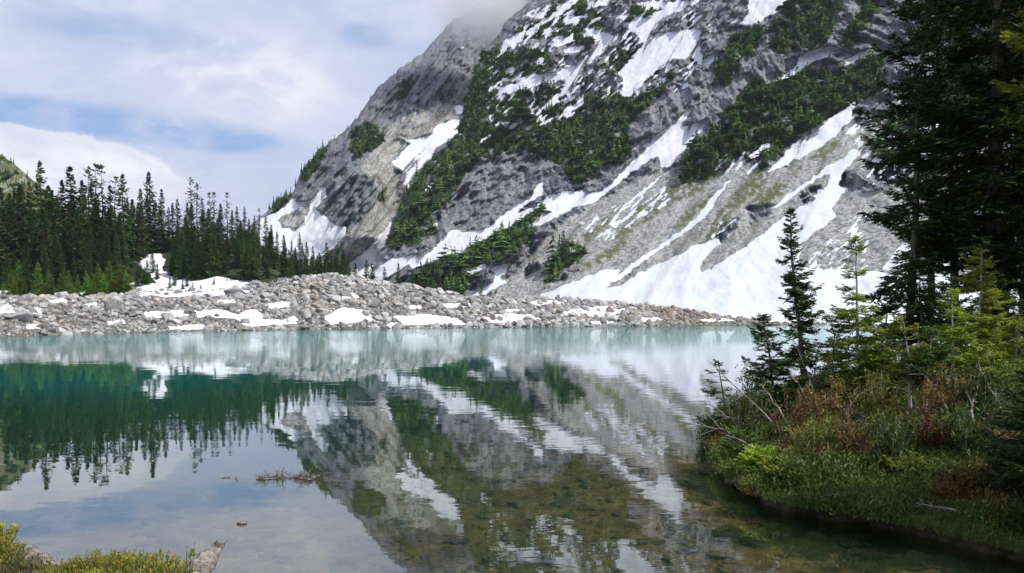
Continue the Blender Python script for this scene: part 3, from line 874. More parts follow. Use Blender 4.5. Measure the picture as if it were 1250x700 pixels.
def rock_mat(name, lo, hi, warm, scale, wet=False):
    m, t, out = new_mat(name)
    geo = t.add('ShaderNodeNewGeometry'); P = geo.outputs['Position']
    oi = t.add('ShaderNodeObjectInfo')
    tint = t.sep(t.attr('tint').outputs['Color'])
    n1 = t.noise(P, scale, 6, 0.65); n2 = t.noise(P, scale * 6, 4, 0.65)
    rnd = t.math('FRACT', t.math('ADD', oi.outputs['Random'], tint[0]))
    c = t.mix(rnd, lo + (1,), hi + (1,))
    c = t.mix(t.step(n1, 0.55, 0.72), c, tuple(0.45 * v for v in lo) + (1,))
    c = t.mix(t.math('MULTIPLY', t.step(n2, 0.45, 0.7), 0.5), c, tuple(min(1.25 * v, .6) for v in hi) + (1,))
    c = t.mix(t.math('MULTIPLY', t.step(t.math('FRACT', t.math('MULTIPLY', rnd, 7.3)), 0.72, 0.95), 0.55), c, warm + (1,))
    if name == 'granite':                                  # rusty stone at the right tail of the moraine
        px_ = t.add('ShaderNodeSeparateXYZ'); t.l.new(P, px_.inputs[0])
        c = t.mix(t.math('MULTIPLY', t.step(px_.outputs[0], 38, 62), t.math('MULTIPLY', t.step(n1, 0.35, 0.6), 0.6)), c, (0.22, 0.14, 0.08, 1))
    principled(t, out, c, 0.5 if wet else 0.88, bump(t, t.math('ADD', n1, t.math('MULTIPLY', n2, 0.5)), 0.9, 0.3 / scale), 0.25)
    return m


ROCKM = rock_mat('granite', (0.12, 0.12, 0.118), (0.48, 0.475, 0.455), (0.30, 0.235, 0.17), 1.1)


def scatter_moraine():
    rg = np.random.default_rng(7)
    pts = []
    n = 36000
    px = rg.uniform(-60, 1030, n)
    rs = np.interp(px, SH_PX, SH_Y); w = np.interp(px, CR_PX, CR_W)
    t = rg.uniform(-1.5, 1, n) ; t = rg.random(n) ** 1.25 * (w + 7) - 1.2
    Y = rs + t
    # (px is an azimuth here: x = slope of the sight line times distance)
    X = (px - W0 / 2) / FPX * Y
    keep = rg.random(n) < np.clip(Y / 210, 0.3, 1) * np.where(px > 880, 0.75, 1)
    X, Y, px = X[keep], Y[keep], px[keep]; t = t[keep]
    Z = ground_h(X, Y)
    P = np.stack([X, Y, Z], -1)
    sn = snow_at(P + np.array([0, 0, 0.3]))
    size = 0.16 + 0.32 * rg.random(len(X)) ** 2 + 1.2 * rg.random(len(X)) ** 12
    size *= np.where(px > 840, 0.62, 1.0) * np.clip(Y / 190, 0.6, 1.3)
    ok = (sn < 0.25) | ((rg.random(len(X)) < 0.10) & (size > .6))
    keepw = (t > -0.6) | (rg.random(len(X)) < 0.4)
    k = ok & keepw
    return P[k], size[k], rg


def build_boulders():
    P, size, rg = scatter_moraine()
    # hand-placed big ones that stand out
    big = [(372,381,2.4),(138,376,2.7),(708,391,2.6),(636,394,2.2),(288,356,3.0),(347,341,2.9),(457,372,2.6),(560,377,2.8),(604,369,2.2),(25,388,2.4),(205,386,2.2),(830,385,1.8)]
    B, BS = [], []
    for px, py, s in big:
        rs = np.interp(px, SH_PX, SH_Y); w = np.interp(px, CR_PX, CR_W)
        Ys = rs + np.linspace(0, w, 80)
        Xs = (px - W0 / 2) / FPX * Ys
        Zs = ground_h(Xs, Ys)
        _, pys = px_of(np.stack([Xs, Ys, Zs], -1))
        i = int(np.argmin(np.abs(pys - py - 4)))
        B.append((Xs[i], Ys[i], Zs[i])); BS.append(s)
    order = np.argsort(-size / P[:, 1])
    shapes = [rock_shape(900 + i, 3) for i in range(9)]
    protos = [np_mesh('boulder', v, [f], False, {'tint': np.zeros((len(v), 4))}, [ROCKM]) for v, f in shapes]
    nind = 270
    idx = order[:nind]
    allP = B + [tuple(P[i]) for i in idx]
    allS = BS + [size[i] for i in idx]
    src = None
    k = 0
    for (x, y, z), s in zip(allP, allS):
        me = protos[k % len(protos)]
        o = bpy.data.objects.new('boulder', me); COL.objects.link(o)
        o.location = (x, y, z + 0.22 * s)
        o.scale = (s * rg.uniform(.85, 1.2), s * rg.uniform(.85, 1.15), s * rg.uniform(.75, 1.1))
        o.rotation_euler = (rg.uniform(-.6, .6), rg.uniform(-.6, .6), rg.uniform(0, 6.28))
        BOULDERS.append((o, s, k < len(B)))
        k += 1
    # the rest: rubble nobody could count
    small = [rock_shape(950 + i, 2, cuts=9) for i in range(7)]
    VV, FF, TT, off = [], [], [], 0
    for j in order[nind:]:
        v, f = small[int(rg.integers(7))]
        s = size[j]
        a, b, c = rg.uniform(0, 6.28), rg.uniform(-.8, .8), rg.uniform(-.8, .8)
        M = np.array((Matrix.Rotation(a, 3, 'Z') @ Matrix.Rotation(b, 3, 'X') @ Matrix.Rotation(c, 3, 'Y')))
        vv = (v * (s * np.array([rg.uniform(.85, 1.2), 1, rg.uniform(.75, 1.1)]))) @ M.T + P[j] + [0, 0, 0.25 * s]
        VV.append(vv); FF.append(f + off); off += len(v)
        TT.append(np.full((len(v), 4), rg.random()))
    me = np_mesh('rubble', np.concatenate(VV), [np.concatenate(FF)], False, {'tint': np.concatenate(TT)}, [ROCKM])
    tag(link('rubble', me), 'grey rock rubble heaped along the far shore', None, None, 'stuff')


BOULDERS = []
build_boulders()

# ------------------------------------------------------------------ conifers
def foliage_mat(name, dark, light, fresh, transl=0.25, rough=0.6):
    m, t, out = new_mat(name)
    a = t.sep(t.attr('tint').outputs['Color'])
    oi = t.add('ShaderNodeObjectInfo')
    c = t.mix(a[0], dark + (1,), light + (1,))
    c = t.mix(a[1], c, fresh + (1,))
    hs = t.add('ShaderNodeHueSaturation')
    t.l.new(t.math('ADD', 0.474, t.math('MULTIPLY', oi.outputs['Random'], 0.05)), hs.inputs['Hue'])
    t.l.new(t.math('ADD', 0.62, t.math('MULTIPLY', oi.outputs['Random'], 0.76)), hs.inputs['Value'])
    t.l.new(c, hs.inputs['Color'])
    b = principled(t, None, hs.outputs[0], rough, None, 0.25)
    tl = t.add('ShaderNodeBsdfTranslucent'); t.l.new(hs.outputs[0], tl.inputs[0])
    mx = t.add('ShaderNodeMixShader'); mx.inputs[0].default_value = transl
    t.l.new(b.outputs[0], mx.inputs[1]); t.l.new(tl.outputs[0], mx.inputs[2])
    t.l.new(mx.outputs[0], out.inputs[0])
    return m


def bark_mat(name, lo, hi, scale=9.0):
    m, t, out = new_mat(name)
    co = t.add('ShaderNodeTexCoord').outputs['Object']
    n = t.noise(t.scale(co, (1, 1, 0.3)), scale, 5, 0.65)
    n2 = t.noise(co, scale * 2.5, 3, 0.6)
    c = t.mix(t.step(n, 0.35, 0.65), lo + (1,), hi + (1,))
    c = t.mix(t.math('MULTIPLY', t.step(n2, 0.58, 0.7), 0.6), c, tuple(0.35 * v for v in lo) + (1,))
    principled(t, out, c, 0.9, bump(t, n, 0.6, 0.03), 0.15)
    return m


BARK = bark_mat('fir_bark', (0.055, 0.045, 0.038), (0.15, 0.13, 0.11))
PALEBARK = bark_mat('pale_bark', (0.28, 0.25, 0.22), (0.52, 0.49, 0.45), 14)
DEADWOOD = bark_mat('dead_wood', (0.13, 0.11, 0.095), (0.32, 0.29, 0.25), 14)
F_DARK = foliage_mat('fir_needles', (0.010, 0.022, 0.010), (0.030, 0.058, 0.018), (0.060, 0.105, 0.022), 0.18)
F_MID = foliage_mat('green_needles', (0.022, 0.050, 0.014), (0.065, 0.12, 0.022), (0.13, 0.20, 0.03), 0.3)
F_LIME = foliage_mat('fresh_needles', (0.075, 0.12, 0.014), (0.23, 0.31, 0.03), (0.42, 0.48, 0.055), 0.45)
F_BIG = foliage_mat('shaded_needles', (0.016, 0.034, 0.015), (0.052, 0.088, 0.026), (0.14, 0.19, 0.035), 0.28)


def tube(pts, radii, sides=6):
    pts = np.asarray(pts, float); n = len(pts)
    tan = np.gradient(pts, axis=0); tan /= np.linalg.norm(tan, axis=1)[:, None] + 1e-9
    ref = np.array([0.3, 0.9, 0.1]) if abs(tan[0][2]) > 0.8 else np.array([0, 0, 1.0])
    s = np.cross(tan, ref); s /= np.linalg.norm(s, axis=1)[:, None] + 1e-9
    u = np.cross(s, tan)
    a = np.linspace(0, 2 * math.pi, sides, endpoint=False)
    ring = pts[:, None, :] + (np.cos(a)[None, :, None] * s[:, None, :] + np.sin(a)[None, :, None] * u[:, None, :]) * np.asarray(radii)[:, None, None]
    V = ring.reshape(-1, 3)
    i = np.arange(n * sides).reshape(n, sides)
    F = np.stack([i[:-1], np.roll(i[:-1], -1, 1), np.roll(i[1:], -1, 1), i[1:]], -1).reshape(-1, 4)
    return V, F


class MB:
    """gathers quads"""
    def __init__(self):
        self.V, self.F, self.T, self.n = [], [], [], 0

    def add(self, V, F, tint=None):
        self.V.append(V); self.F.append(np.asarray(F) + self.n); self.n += len(V)
        self.T.append(np.zeros((len(V), 4)) if tint is None else tint)

    def tube(self, pts, radii, sides=6):
        self.add(*tube(pts, radii, sides))

    def mesh(self, name, mat, smooth=False, tint=True):
        return np_mesh(name, np.concatenate(self.V), [np.concatenate(self.F)], smooth, {'tint': np.concatenate(self.T)} if tint else None, [mat])


def kites(base, tip, width, nrm, t0, t1, fat=0.4):
    """leaf shaped quads from base to tip (N,3); nrm (N,3) leaf normal"""
    ax = tip - base
    side = np.cross(ax, nrm); side /= np.linalg.norm(side, axis=1)[:, None] + 1e-9
    mid = base + ax * fat
    w = np.asarray(width)[:, None] * 0.5
    V = np.stack([base, mid + side * w, tip, mid - side * w], 1)
    n = len(base)
    T = np.zeros((n, 4, 4)); T[:, :, 0] = np.asarray(t0)[:, None]; T[:, :, 1] = np.asarray(t1)[:, None]; T[:, :, 3] = 1
    return V.reshape(-1, 3), np.arange(n * 4).reshape(n, 4), T.reshape(-1, 4)


def fir(seed, H, R, base=0.06, nb=160, droop=0.35, twig=0.12, gap=0.06, width=0.035, top=0.02, power=0.85, lean=(0, 0), r0=None, gaps=0.0, side=0.55,
        fresh=0.25, up=0.25, wood=True, jag=0.35, sub=True, bend=0.0, base_leaf=0.12, oneside=None):
    """trunk mesh and crown mesh data for one conifer, base at the origin"""
    rg = np.random.default_rng(seed)
    tr, cr = MB(), MB()
    r0 = r0 or 0.016 * H + 0.01
    zz = np.linspace(0, 1, 12)
    bx = lean[0] * (zz - bend * np.sin(zz * math.pi)) * H + 0.008 * H * np.cumsum(rg.normal(size=12)) * 0.5
    by = lean[1] * (zz - bend * np.sin(zz * math.pi)) * H + 0.008 * H * np.cumsum(rg.normal(size=12)) * 0.5
    bx -= bx[0]; by -= by[0]
    pts = np.stack([bx, by, zz * H - 0.12 * (zz == 0)], -1)
    rr = r0 * (1 - zz) ** 0.9 + 0.004 + r0 * 0.35 * np.exp(-zz * 22)
    tr.tube(pts, rr, 7)
    B, Tp, Wd, Nm, T0, T1 = [], [], [], [], [], []
    zs = base + (1 - base) * (1 - (1 - np.sort(rg.random(nb))) ** 1.0)
    gz_ = [rg.uniform(base, 0.9) for _ in range(int(gaps * 10))]
    for z in zs:
        if any(abs(z - g) < 0.022 for g in gz_): continue
        prof = ((1 - z) ** power) * min(1.0, 0.45 + 2.2 * (z - base) / 0.5) + top
        L = R * prof * (1 + rg.normal() * jag)
        if L < 0.05 * R: L = 0.05 * R
        az_ = rg.uniform(0, 2 * math.pi)
        if oneside is not None:
            L *= 0.55 + 0.65 * max(0, math.cos(az_ - oneside))
        p0 = np.array([np.interp(z, zz, bx), np.interp(z, zz, by), z * H])
        slope = up * 2.2 * (z - 0.45) - droop * (1 - z) + rg.normal() * 0.1
        n = 7
        s = np.linspace(0, 1, n)
        hor = s * L * math.cos(math.atan(slope))
        ver = s * L * slope - droop * 0.45 * L * np.sin(s * math.pi * 0.8) + 0.22 * L * s ** 2.5
        dirh = np.array([math.cos(az_), math.sin(az_), 0])
        wob_ = rg.normal() * 0.12 * L * s ** 2
        perp = np.array([-dirh[1], dirh[0], 0])
        bp = p0 + hor[:, None] * dirh + wob_[:, None] * perp + ver[:, None] * np.array([0, 0, 1.0])
        if wood and L > 0.12 * R:
            tr.tube(bp, 0.0045 * H * 0.35 * (1 - s * 0.85) * (0.4 + L / R) + 0.002, 3)
        m = max(3, int(L / gap))
        ss = base_leaf + (1 - base_leaf) * (np.arange(m) + rg.random(m)) / m
        q = np.stack([np.interp(ss, s, bp[:, k]) for k in range(3)], -1)
        tg = bp[-1] - bp[0]; tg /= np.linalg.norm(tg)
        shade = np.clip(rg.normal(0.45, 0.25), 0, 1)
        for sg in (-1, 1):
            tl = (twig + side * L * (1 - ss) ** 0.8 * np.minimum(1, ss * 4)) * rg.uniform(0.6, 1.25, m)
            ang = rg.uniform(0.55, 1.05, m)
            roll = rg.normal(0, 0.28, m) - 0.15
            dv = np.cos(ang)[:, None] * tg + (np.sin(ang) * np.cos(roll))[:, None] * perp * sg + (np.sin(ang) * np.sin(roll))[:, None] * np.array([0, 0, 1.0])
            tips = q + dv * tl[:, None]
            nm = np.array([0, 0, 1.0]) + rg.normal(0, 0.45, (m, 3))
            B.append(q); Tp.append(tips); Wd.append(width * rg.uniform(0.8, 1.5, m)); Nm.append(nm)
            T0.append(np.clip(shade + rg.normal(0, 0.18, m), 0, 1)); T1.append(np.clip((rg.random(m) < fresh) * rg.uniform(0.3, 1, m) * (0.3 + 0.7 * ss), 0, 1))
            if sub:
                for fr_ in (0.30, 0.6, 0.85):
                    kk = rg.random(m) < 0.9
                    b2 = q[kk] + dv[kk] * (tl[kk] * fr_)[:, None]
                    for s2 in (-1, 1):
                        d2 = dv[kk] * 0.72 + np.cross(dv[kk], np.array([0, 0, 1.0])) * s2 * 0.65 + rg.normal(0, 0.16, (kk.sum(), 3))
                        l2 = tl[kk] * (0.62 - 0.38 * fr_) + 0.25 * twig
                        B.append(b2); Tp.append(b2 + d2 * l2[:, None]); Wd.append(width * rg.uniform(0.7, 1.3, kk.sum()))
                        Nm.append(np.array([0, 0, 1.0]) + rg.normal(0, 0.5, (kk.sum(), 3)))
                        T0.append(np.clip(shade + rg.normal(0.05, 0.2, kk.sum()), 0, 1)); T1.append((rg.random(kk.sum()) < fresh) * rg.uniform(0.4, 1, kk.sum()))
        # branch tip
        B.append(bp[-2:-1]); Tp.append(bp[-1:] + tg * twig * 0.6); Wd.append(np.array([width * 1.3])); Nm.append(np.array([[0, 0.2, 1.0]])); T0.append(np.array([0.8])); T1.append(np.array([1.0 if rg.random() < fresh * 2 else 0.0]))
    # leader
    tp = pts[-1]
    nl = 8
    bb = np.repeat(tp[None] - [0, 0, 0.05 * H * 0.6], nl, 0) + np.stack([0 * np.arange(nl), 0 * np.arange(nl), np.linspace(0, 0.05 * H * .6, nl)], -1)
    dd = rg.normal(0, 0.5, (nl, 3)); dd[:, 2] = 1.2
    B.append(bb); Tp.append(bb + dd * twig * 0.6); Wd.append(np.full(nl, width * 1.1)); Nm.append(rg.normal(0, 1, (nl, 3))); T0.append(np.full(nl, .6)); T1.append(np.full(nl, fresh))
    V, F, T = kites(np.concatenate(B), np.concatenate(Tp), np.concatenate(Wd), np.concatenate(Nm), np.concatenate(T0), np.concatenate(T1))
    cr.add(V, F, T)
    return tr, cr


def tree_thing(name, kind_mesh, loc, rz=0, sc=(1, 1, 1)):
    """an Empty at the foot of the tree with its trunk and crown"""
    o = bpy.data.objects.new(name, None); COL.objects.link(o)
    o.empty_display_size = 0.3
    o.location = loc; o.rotation_euler = (0, 0, rz); o.scale = sc
    for nm, me in kind_mesh:
        c = bpy.data.objects.new(nm, me); COL.objects.link(c); c.parent = o
    return o


# ---- the forest on the left rise
def far_fir(seed, slim, mat, **kw):
    H, R = 10.0, slim
    tr, cr = fir(seed, H, R, nb=kw.pop('nb', 170), twig=0.16, gap=0.26, width=0.17, sub=False, side=0.42, r0=0.13, **kw)
    return [('trunk', tr.mesh('trunk', BARK, True, False)), ('crown', cr.mesh('crown', mat))]


F_SPIRE = foliage_mat('spire_needles', (0.019, 0.046, 0.014), (0.075, 0.145, 0.031), (0.13, 0.21, 0.038), 0.3)
F_YOUNG_LIT = foliage_mat('lit_young_needles', (0.07, 0.15, 0.022), (0.18, 0.32, 0.045), (0.26, 0.38, 0.05), 0.4)  # front light on the young trees painted into a brighter green
KINDS = {
    'spire': [far_fir(1000 + i, 1.35, F_SPIRE, base=0.03, nb=330, power=0.75, droop=0.5, fresh=0.2) for i in range(3)],
    'full': [far_fir(1010 + i, 1.9, F_SPIRE, base=0.0, nb=380, power=0.9, droop=0.4, fresh=0.2) for i in range(3)],
    'bare': [far_fir(1020 + i, 0.85, F_SPIRE, base=0.10, nb=110, power=0.4, droop=0.35, fresh=0.15, gaps=0.6, jag=0.5) for i in range(3)],
    'young': [far_fir(1030 + i, 2.6, F_YOUNG_LIT, base=0.0, nb=380, power=0.85, droop=0.15, fresh=0.45, up=0.5) for i in range(3)],
}
for k in KINDS['bare']:
    pass

FOREST = []          # (object, kind, px, ytop, height)
_rg = np.random.default_rng(42)


def forest_tree(px, ytop, kind, back, wid=1.0, Yabs=None):
    rs = float(np.interp(px, SH_PX, SH_Y)); w = float(np.interp(px, CR_PX, CR_W))
    Y = Yabs or rs + w + back * 1.5 + 60 * float(sstep(250, 400, px))
    X = (px - W0 / 2) / FPX * Y
    z = gz(X, Y)
    ztop = EYE + (HORIZON - ytop) / FPX * Y
    h = max(ztop - z, 1.5)
    o = tree_thing('conifer', KINDS[kind][int(_rg.integers(3))], (X, Y, z - 0.1), _rg.uniform(0, 6.28), (h / 10 * wid, h / 10 * wid, h / 10))
    FOREST.append((o, kind, px, ytop, h))
    return o


SKYLINE = [(51,199,'spire',30),(93,205,'spire',34),(110,205,'bare',40),(122,201,'bare',46),(128,203,'bare',42),(144,216,'bare',45),(151,214,'spire',38),(175,232,'spire',52),(186,212,'spire',60),(199,232,'spire',66),(212,249,'full',60),(230,249,'full',64),(237,218,'bare',62),(243,225,'bare',66),(250,243,'spire',60),(258,236,'bare',66),(264,236,'bare',62),(279,236,'bare',60),(291,253,'spire',58),(300,253,'spire',52),(311,264,'spire',50),(318,255,'bare',52),(325,264,'spire',46),(332,275,'spire',40),(349,294,'full',36),(357,294,'spire',34),(366,284,'spire',36),(383,301,'spire',30),(392,312,'spire',26),(401,297,'spire',28),(412,303,'spire',24),(418,309,'spire',22),(163,245,'full',50),(67,234,'full',30),(30,227,'full',28),(40,223,'spire',34),(4,230,'spire',24),(14,238,'full',26),(80,222,'spire',36),(102,222,'spire',36),(136,228,'spire',40),(340,283,'full',34),(375,296,'full',28),(427,318,'spire',18),(221,244,'spire',64),(271,250,'full',56),(285,258,'full',52),(-14,222,'spire',30),(23,236,'spire',30),(60,228,'spire',28),(74,240,'full',30),(117,226,'spire',36),(170,250,'full',46),(182,240,'full',58),(192,246,'full',58),(206,254,'spire',62),(236,250,'full',58),(256,256,'full',52),(306,268,'full',46)]
for px, yt_, kd, bk in SKYLINE:
    forest_tree(px + _rg.normal() * 0.5, yt_, kd, bk, _rg.uniform(0.85, 1.1))
# the body of the forest
for i in range(232):
    px = _rg.uniform(-35, 410)
    sky_y = np.interp(px, [-60, 0, 50, 100, 150, 200, 250, 300, 340, 380, 430], [232, 236, 228, 226, 230, 244, 250, 262, 288, 304, 322])
    floor_y = np.interp(px, [-60, 0, 100, 150, 200, 300, 420], [322, 322, 318, 296, 296, 312, 326])
    u = _rg.random()
    yt_ = sky_y + 8 + (floor_y - sky_y - 8) * u
    back = (1 - u) * _rg.uniform(26, 50) + u * _rg.uniform(2, 14)
    if i > 185: px = _rg.uniform(205, 425); yt_ = np.interp(px, [200, 300, 425], [285, 288, 322]) + _rg.uniform(-16, 8); back = _rg.uniform(-8, 14)
    # leave the snow glade open
    if 150 < px < 212 and (yt_ > 262 or back < 60):
        if yt_ > 262 or px > 205: continue
        back = 70 + 20 * _rg.random()
    if 200 <= px < 300: back = max(back, 14 + 8 * _rg.random())
    forest_tree(px, yt_, 'full' if _rg.random() < 0.6 else 'spire', back, _rg.uniform(0.8, 1.15))
YOUNG = [(20,340,0),(64,336,0),(78,330,2),(106,330,1),(116,342,0),(128,334,0),(155,330,2),(166,342,0),(-8,336,1),(90,348,-6),(52,348,-8),(-20,330,2),(25,318,5),(85,330,4),(96,336,2),(135,318,6),(142,330,2),(15,329,3),(30,338,3),(48,320,3),(60,330,2),(122,323,3),(110,338,2),(149,322,3),(160,335,2),(133,345,2),(72,345,1),(5,345,1),(40,345,1)]
for px, yt_, bk in YOUNG:
    forest_tree(px, yt_, 'young', bk, _rg.uniform(0.8, 1.0))
for px, yt_, bk in [(172,312,16),(188,306,26),(193,322,14),(177,326,10),(214,332,9),(229,334,9),(262,338,9),(278,340,8),(168,330,8),(181,318,8),(208,338,6),(224,340,5),(236,344,4),(246,346,4)]:
    forest_tree(px, yt_, 'full', bk, 1.2)
# scattered small conifers at the foot of the mountain, behind the moraine crest
FOOT = [(447,318,25),(456,322,40),(486,322,60),(503,331,50),(512,338,45),(520,334,55),(527,340,45),(545,338,55),(552,340,50),(535,333,70),(541,345,40),(560,345,50),(470,326,50),(588,342,60),(434,322,20)]
FOOT_T = []
for px, yt_, bk in FOOT:
    o = forest_tree(px, yt_, 'spire', bk, _rg.uniform(0.9, 1.2))
    FOOT_T.append(FOREST.pop())


# ---- the belts of small conifers and scrub on the mountains
def scatter_on(PX, PY, V, att, n, rg, size, chan=1, thr=0.45):
    a = att[..., chan]
    area = np.ones_like(a)
    w = sstep(0.12, 0.62, a) ** 1.5 * (att[..., 0] < 0.35)
    # even on screen-independent ground: weight by true cell area
    e1 = np.gradient(V, axis=0); e2 = np.gradient(V, axis=1)
    cell = np.minimum(np.linalg.norm(np.cross(e1, e2), axis=-1), 60)
    w = w * cell ** 0.75
    inside = (PX > -40) & (PX < 1310) & (PY > -60)
    w = (w * inside).ravel(); w = w / w.sum()
    idx = rg.choice(w.size, n, p=w)
    return V.reshape(-1, 3)[idx]


def mini_tree(seed, slim=0.24, rows=6):
    rg = np.random.default_rng(seed)
    B, T, W_, N_, t0 = [], [], [], [], []
    for i in range(rows):
        z = 0.05 + 0.9 * i / rows
        for k in range(5):
            a = rg.uniform(0, 6.28)
            L = slim * (1.05 - z) * rg.uniform(0.7, 1.3)
            b = np.array([0, 0, z + 0.14]); tp = np.array([math.cos(a) * L, math.sin(a) * L, z - 0.02 + rg.normal() * 0.03])
            B.append(b); T.append(tp); W_.append(L * 1.1); N_.append([math.cos(a) * .5, math.sin(a) * .5, 1]); t0.append(rg.uniform(0.1, 1))
    for k in range(3):
        a = rg.uniform(0, 6.28)
        B.append(np.array([0, 0, .78])); T.append(np.array([0, 0, 1.05])); W_.append(0.1); N_.append([math.cos(a), math.sin(a), 0]); t0.append(.5)
    return kites(np.array(B), np.array(T), np.array(W_), np.array(N_), np.array(t0), np.zeros(len(B)), 0.6)


def merge_copies(protos, P, sc, rg, wid=None, tv=None, rot=True):
    VV, FF, TT, off = [], [], [], 0
    which = rg.integers(0, len(protos), len(P))
    for k, (v, f, tn) in enumerate(protos):
        sel = np.where(which == k)[0]
        if not len(sel): continue
        a = rg.uniform(0, 6.28, len(sel)) if rot else np.zeros(len(sel))
        ca, sa = np.cos(a)[:, None], np.sin(a)[:, None]
        wv = sc[sel] * (1 if wid is None else wid[sel])
        x = (v[None, :, 0] * ca - v[None, :, 1] * sa) * wv[:, None] + P[sel, 0:1]
        y = (v[None, :, 0] * sa + v[None, :, 1] * ca) * wv[:, None] + P[sel, 1:2]
        z = v[None, :, 2] * sc[sel][:, None] + P[sel, 2:3]
        VV.append(np.stack([x, y, z], -1).reshape(-1, 3))
        FF.append((f[None] + (np.arange(len(sel)) * len(v))[:, None, None]).reshape(-1, f.shape[1]) + off)
        t_ = np.repeat(tn[None], len(sel), 0).copy()
        if tv is not None:
            t_[:, :, 0] = np.clip(t_[:, :, 0] * 0.6 + tv[sel][:, None], 0, 1)
        TT.append(t_.reshape(-1, 4))
        off += len(sel) * len(v)
    return np.concatenate(VV), np.concatenate(FF), np.concatenate(TT)


def mountain_forest():
    rg = np.random.default_rng(77)
    mini = [mini_tree(1100 + i, 0.2) for i in range(4)] + [mini_tree(1110 + i, 0.42, 5) for i in range(3)] + [mini_tree(1120 + i, 0.75, 3) for i in range(3)]
    P = [scatter_on(*FRONT, 11500, rg, 1), scatter_on(*REAR[:4], 1100, rg, 1), scatter_on(*HILL, 500, rg, 1, 1, 0.5)]
    n = [len(p) for p in P]
    P = np.concatenate(P)
    size = np.concatenate([np.exp(rg.normal(1.15, 0.42, n[0])) * np.where(rg.random(n[0]) < 0.10, 1.9, 1), rg.uniform(3, 8, n[1]), rg.uniform(3, 7, n[2])])
    tv = np.clip(fbm(P[:, 0] / 40, P[:, 2] / 30, 3, 88) * 0.9 + 0.28 + rg.normal(0, 0.28, len(P)), 0, 0.95)
    V, F, T = merge_copies(mini, P - [0, 0, 0.4], size, rg, None, tv)
    mat = foliage_mat('mountain_needles', (0.020, 0.052, 0.016), (0.115, 0.195, 0.040), (0.1, 0.14, 0.03), 0.2)
    me = np_mesh('mountain_forest', V, [F], False, {'tint': T}, [mat])
    tag(link('mountain_forest', me), 'dark conifer scrub growing in belts across the mountainside', None, None, 'stuff')
    # firs one can tell apart: along the skyline of the rear shoulder, and the lone fir on the scree
    out = []
    PX, PY, VV, att, xs, yt = REAR
    protos = [np_mesh('conifer', v, [f], False, {'tint': t_}, [mat]) for v, f, t_ in [mini_tree(1200 + i, 0.17, 8) for i in range(4)]]
    for px in (329, 334, 338, 343, 349, 355, 361, 368, 372, 377, 383, 388, 394, 401, 409, 424, 433, 441, 452, 462, 470, 485):
        j = int(np.argmin(np.abs(xs - px)))
        p = VV[2, j]
        hgt = rg.uniform(7, 13) if px < 400 else rg.uniform(4, 8)
        o = link('conifer', protos[int(rg.integers(4))], None, p - [0, 0, 0.8])
        o.scale = (hgt, hgt, hgt); o.rotation_euler = (0, 0, rg.uniform(0, 6))
        out.append((o, px))
    PX, PY, VV, att = FRONT
    lone = None
    for px, py, hgt in [(688, 318, 21)]:
        k = np.argmin((PX - px) ** 2 + (PY - py) ** 2)
        lone = tree_thing('conifer', KINDS['spire'][1], VV.reshape(-1, 3)[k] - [0, 0, .5], 0.4, (hgt / 10 * 1.2, hgt / 10 * 1.2, hgt / 10))
    return out, lone


RIDGE_TREES, LONE = mountain_forest()

# ------------------------------------------------------------------ the near bank on the right
def bank_pos(px, Y):
    X = (px - W0 / 2) / FPX * Y
    return X, Y, gz(X, Y)


BANK_TREES = {}


def bank_tree(key, name, px, ytop, Y, seed, R, mat, bark, dx_top=0.0, **kw):
    X, Y, z = bank_pos(px, Y)
    H = EYE + (HORIZON - ytop) / FPX * Y - z
    kw.setdefault('lean', (dx_top / FPX * Y / H, 0))
    tr, cr = fir(seed, H, R, **kw)
    o = tree_thing(name, [('trunk', tr.mesh('trunk', bark, True, False)), ('crown', cr.mesh('crown', mat))], (X, Y, z - 0.03))
    BANK_TREES[key] = o
    return o


def small(**k):
    d = dict(nb=110, twig=0.06, gap=0.035, width=0.02, side=0.42, droop=0.3, jag=0.3, fresh=0.3, base=0.2)
    d.update(k); return d


# the slim fir that stands alone at the water, with a second stem beside it
bank_tree('slim', 'fir_tree', 985, 255, 16.0, 2001, 0.50, F_MID, BARK, -20, **small(nb=170, base=0.16, power=0.62, fresh=0.2, gaps=0.4, droop=0.45, r0=0.065, jag=0.4, width=0.026))
bank_tree('slim2', 'fir_tree', 992, 330, 16.2, 2002, 0.42, F_MID, BARK, -26, **small(nb=90, base=0.3, power=0.6, fresh=0.2, r0=0.045, jag=0.45, width=0.026))
bank_tree('lean', 'fir_tree', 950, 384, 15.6, 2003, 0.50, F_MID, BARK, -22, **small(nb=105, base=0.18, power=0.5, fresh=0.25, r0=0.04, jag=0.5, width=0.026))
bank_tree('water', 'fir_tree', 892, 440, 14.9, 2004, 0.36, F_MID, BARK, -16, **small(nb=34, base=0.15, power=0.4, fresh=0.3, r0=0.022, jag=0.5))
bank_tree('young', 'fir_tree', 1047, 288, 14.6, 2005, 0.70, F_LIME, PALEBARK, -6, **small(nb=170, base=0.16, power=0.7, fresh=0.4, gaps=0.5, r0=0.045, jag=0.35, droop=0.3))
bank_tree('lime', 'fir_tree', 1193, 303, 15.0, 2006, 0.55, F_LIME, PALEBARK, 4, **small(nb=120, base=0.25, power=0.45, fresh=0.75, r0=0.04, jag=0.35))
bank_tree('sap1', 'fir_tree', 1112, 384, 13.2, 2007, 0.44, F_LIME, PALEBARK, -10, **small(nb=60, base=0.38, power=0.4, fresh=0.5, r0=0.032, bend=0.35))
bank_tree('sap2', 'fir_tree', 1131, 400, 12.8, 2008, 0.42, F_MID, PALEBARK, 8, **small(nb=60, base=0.42, power=0.4, fresh=0.5, r0=0.028, bend=0.3))
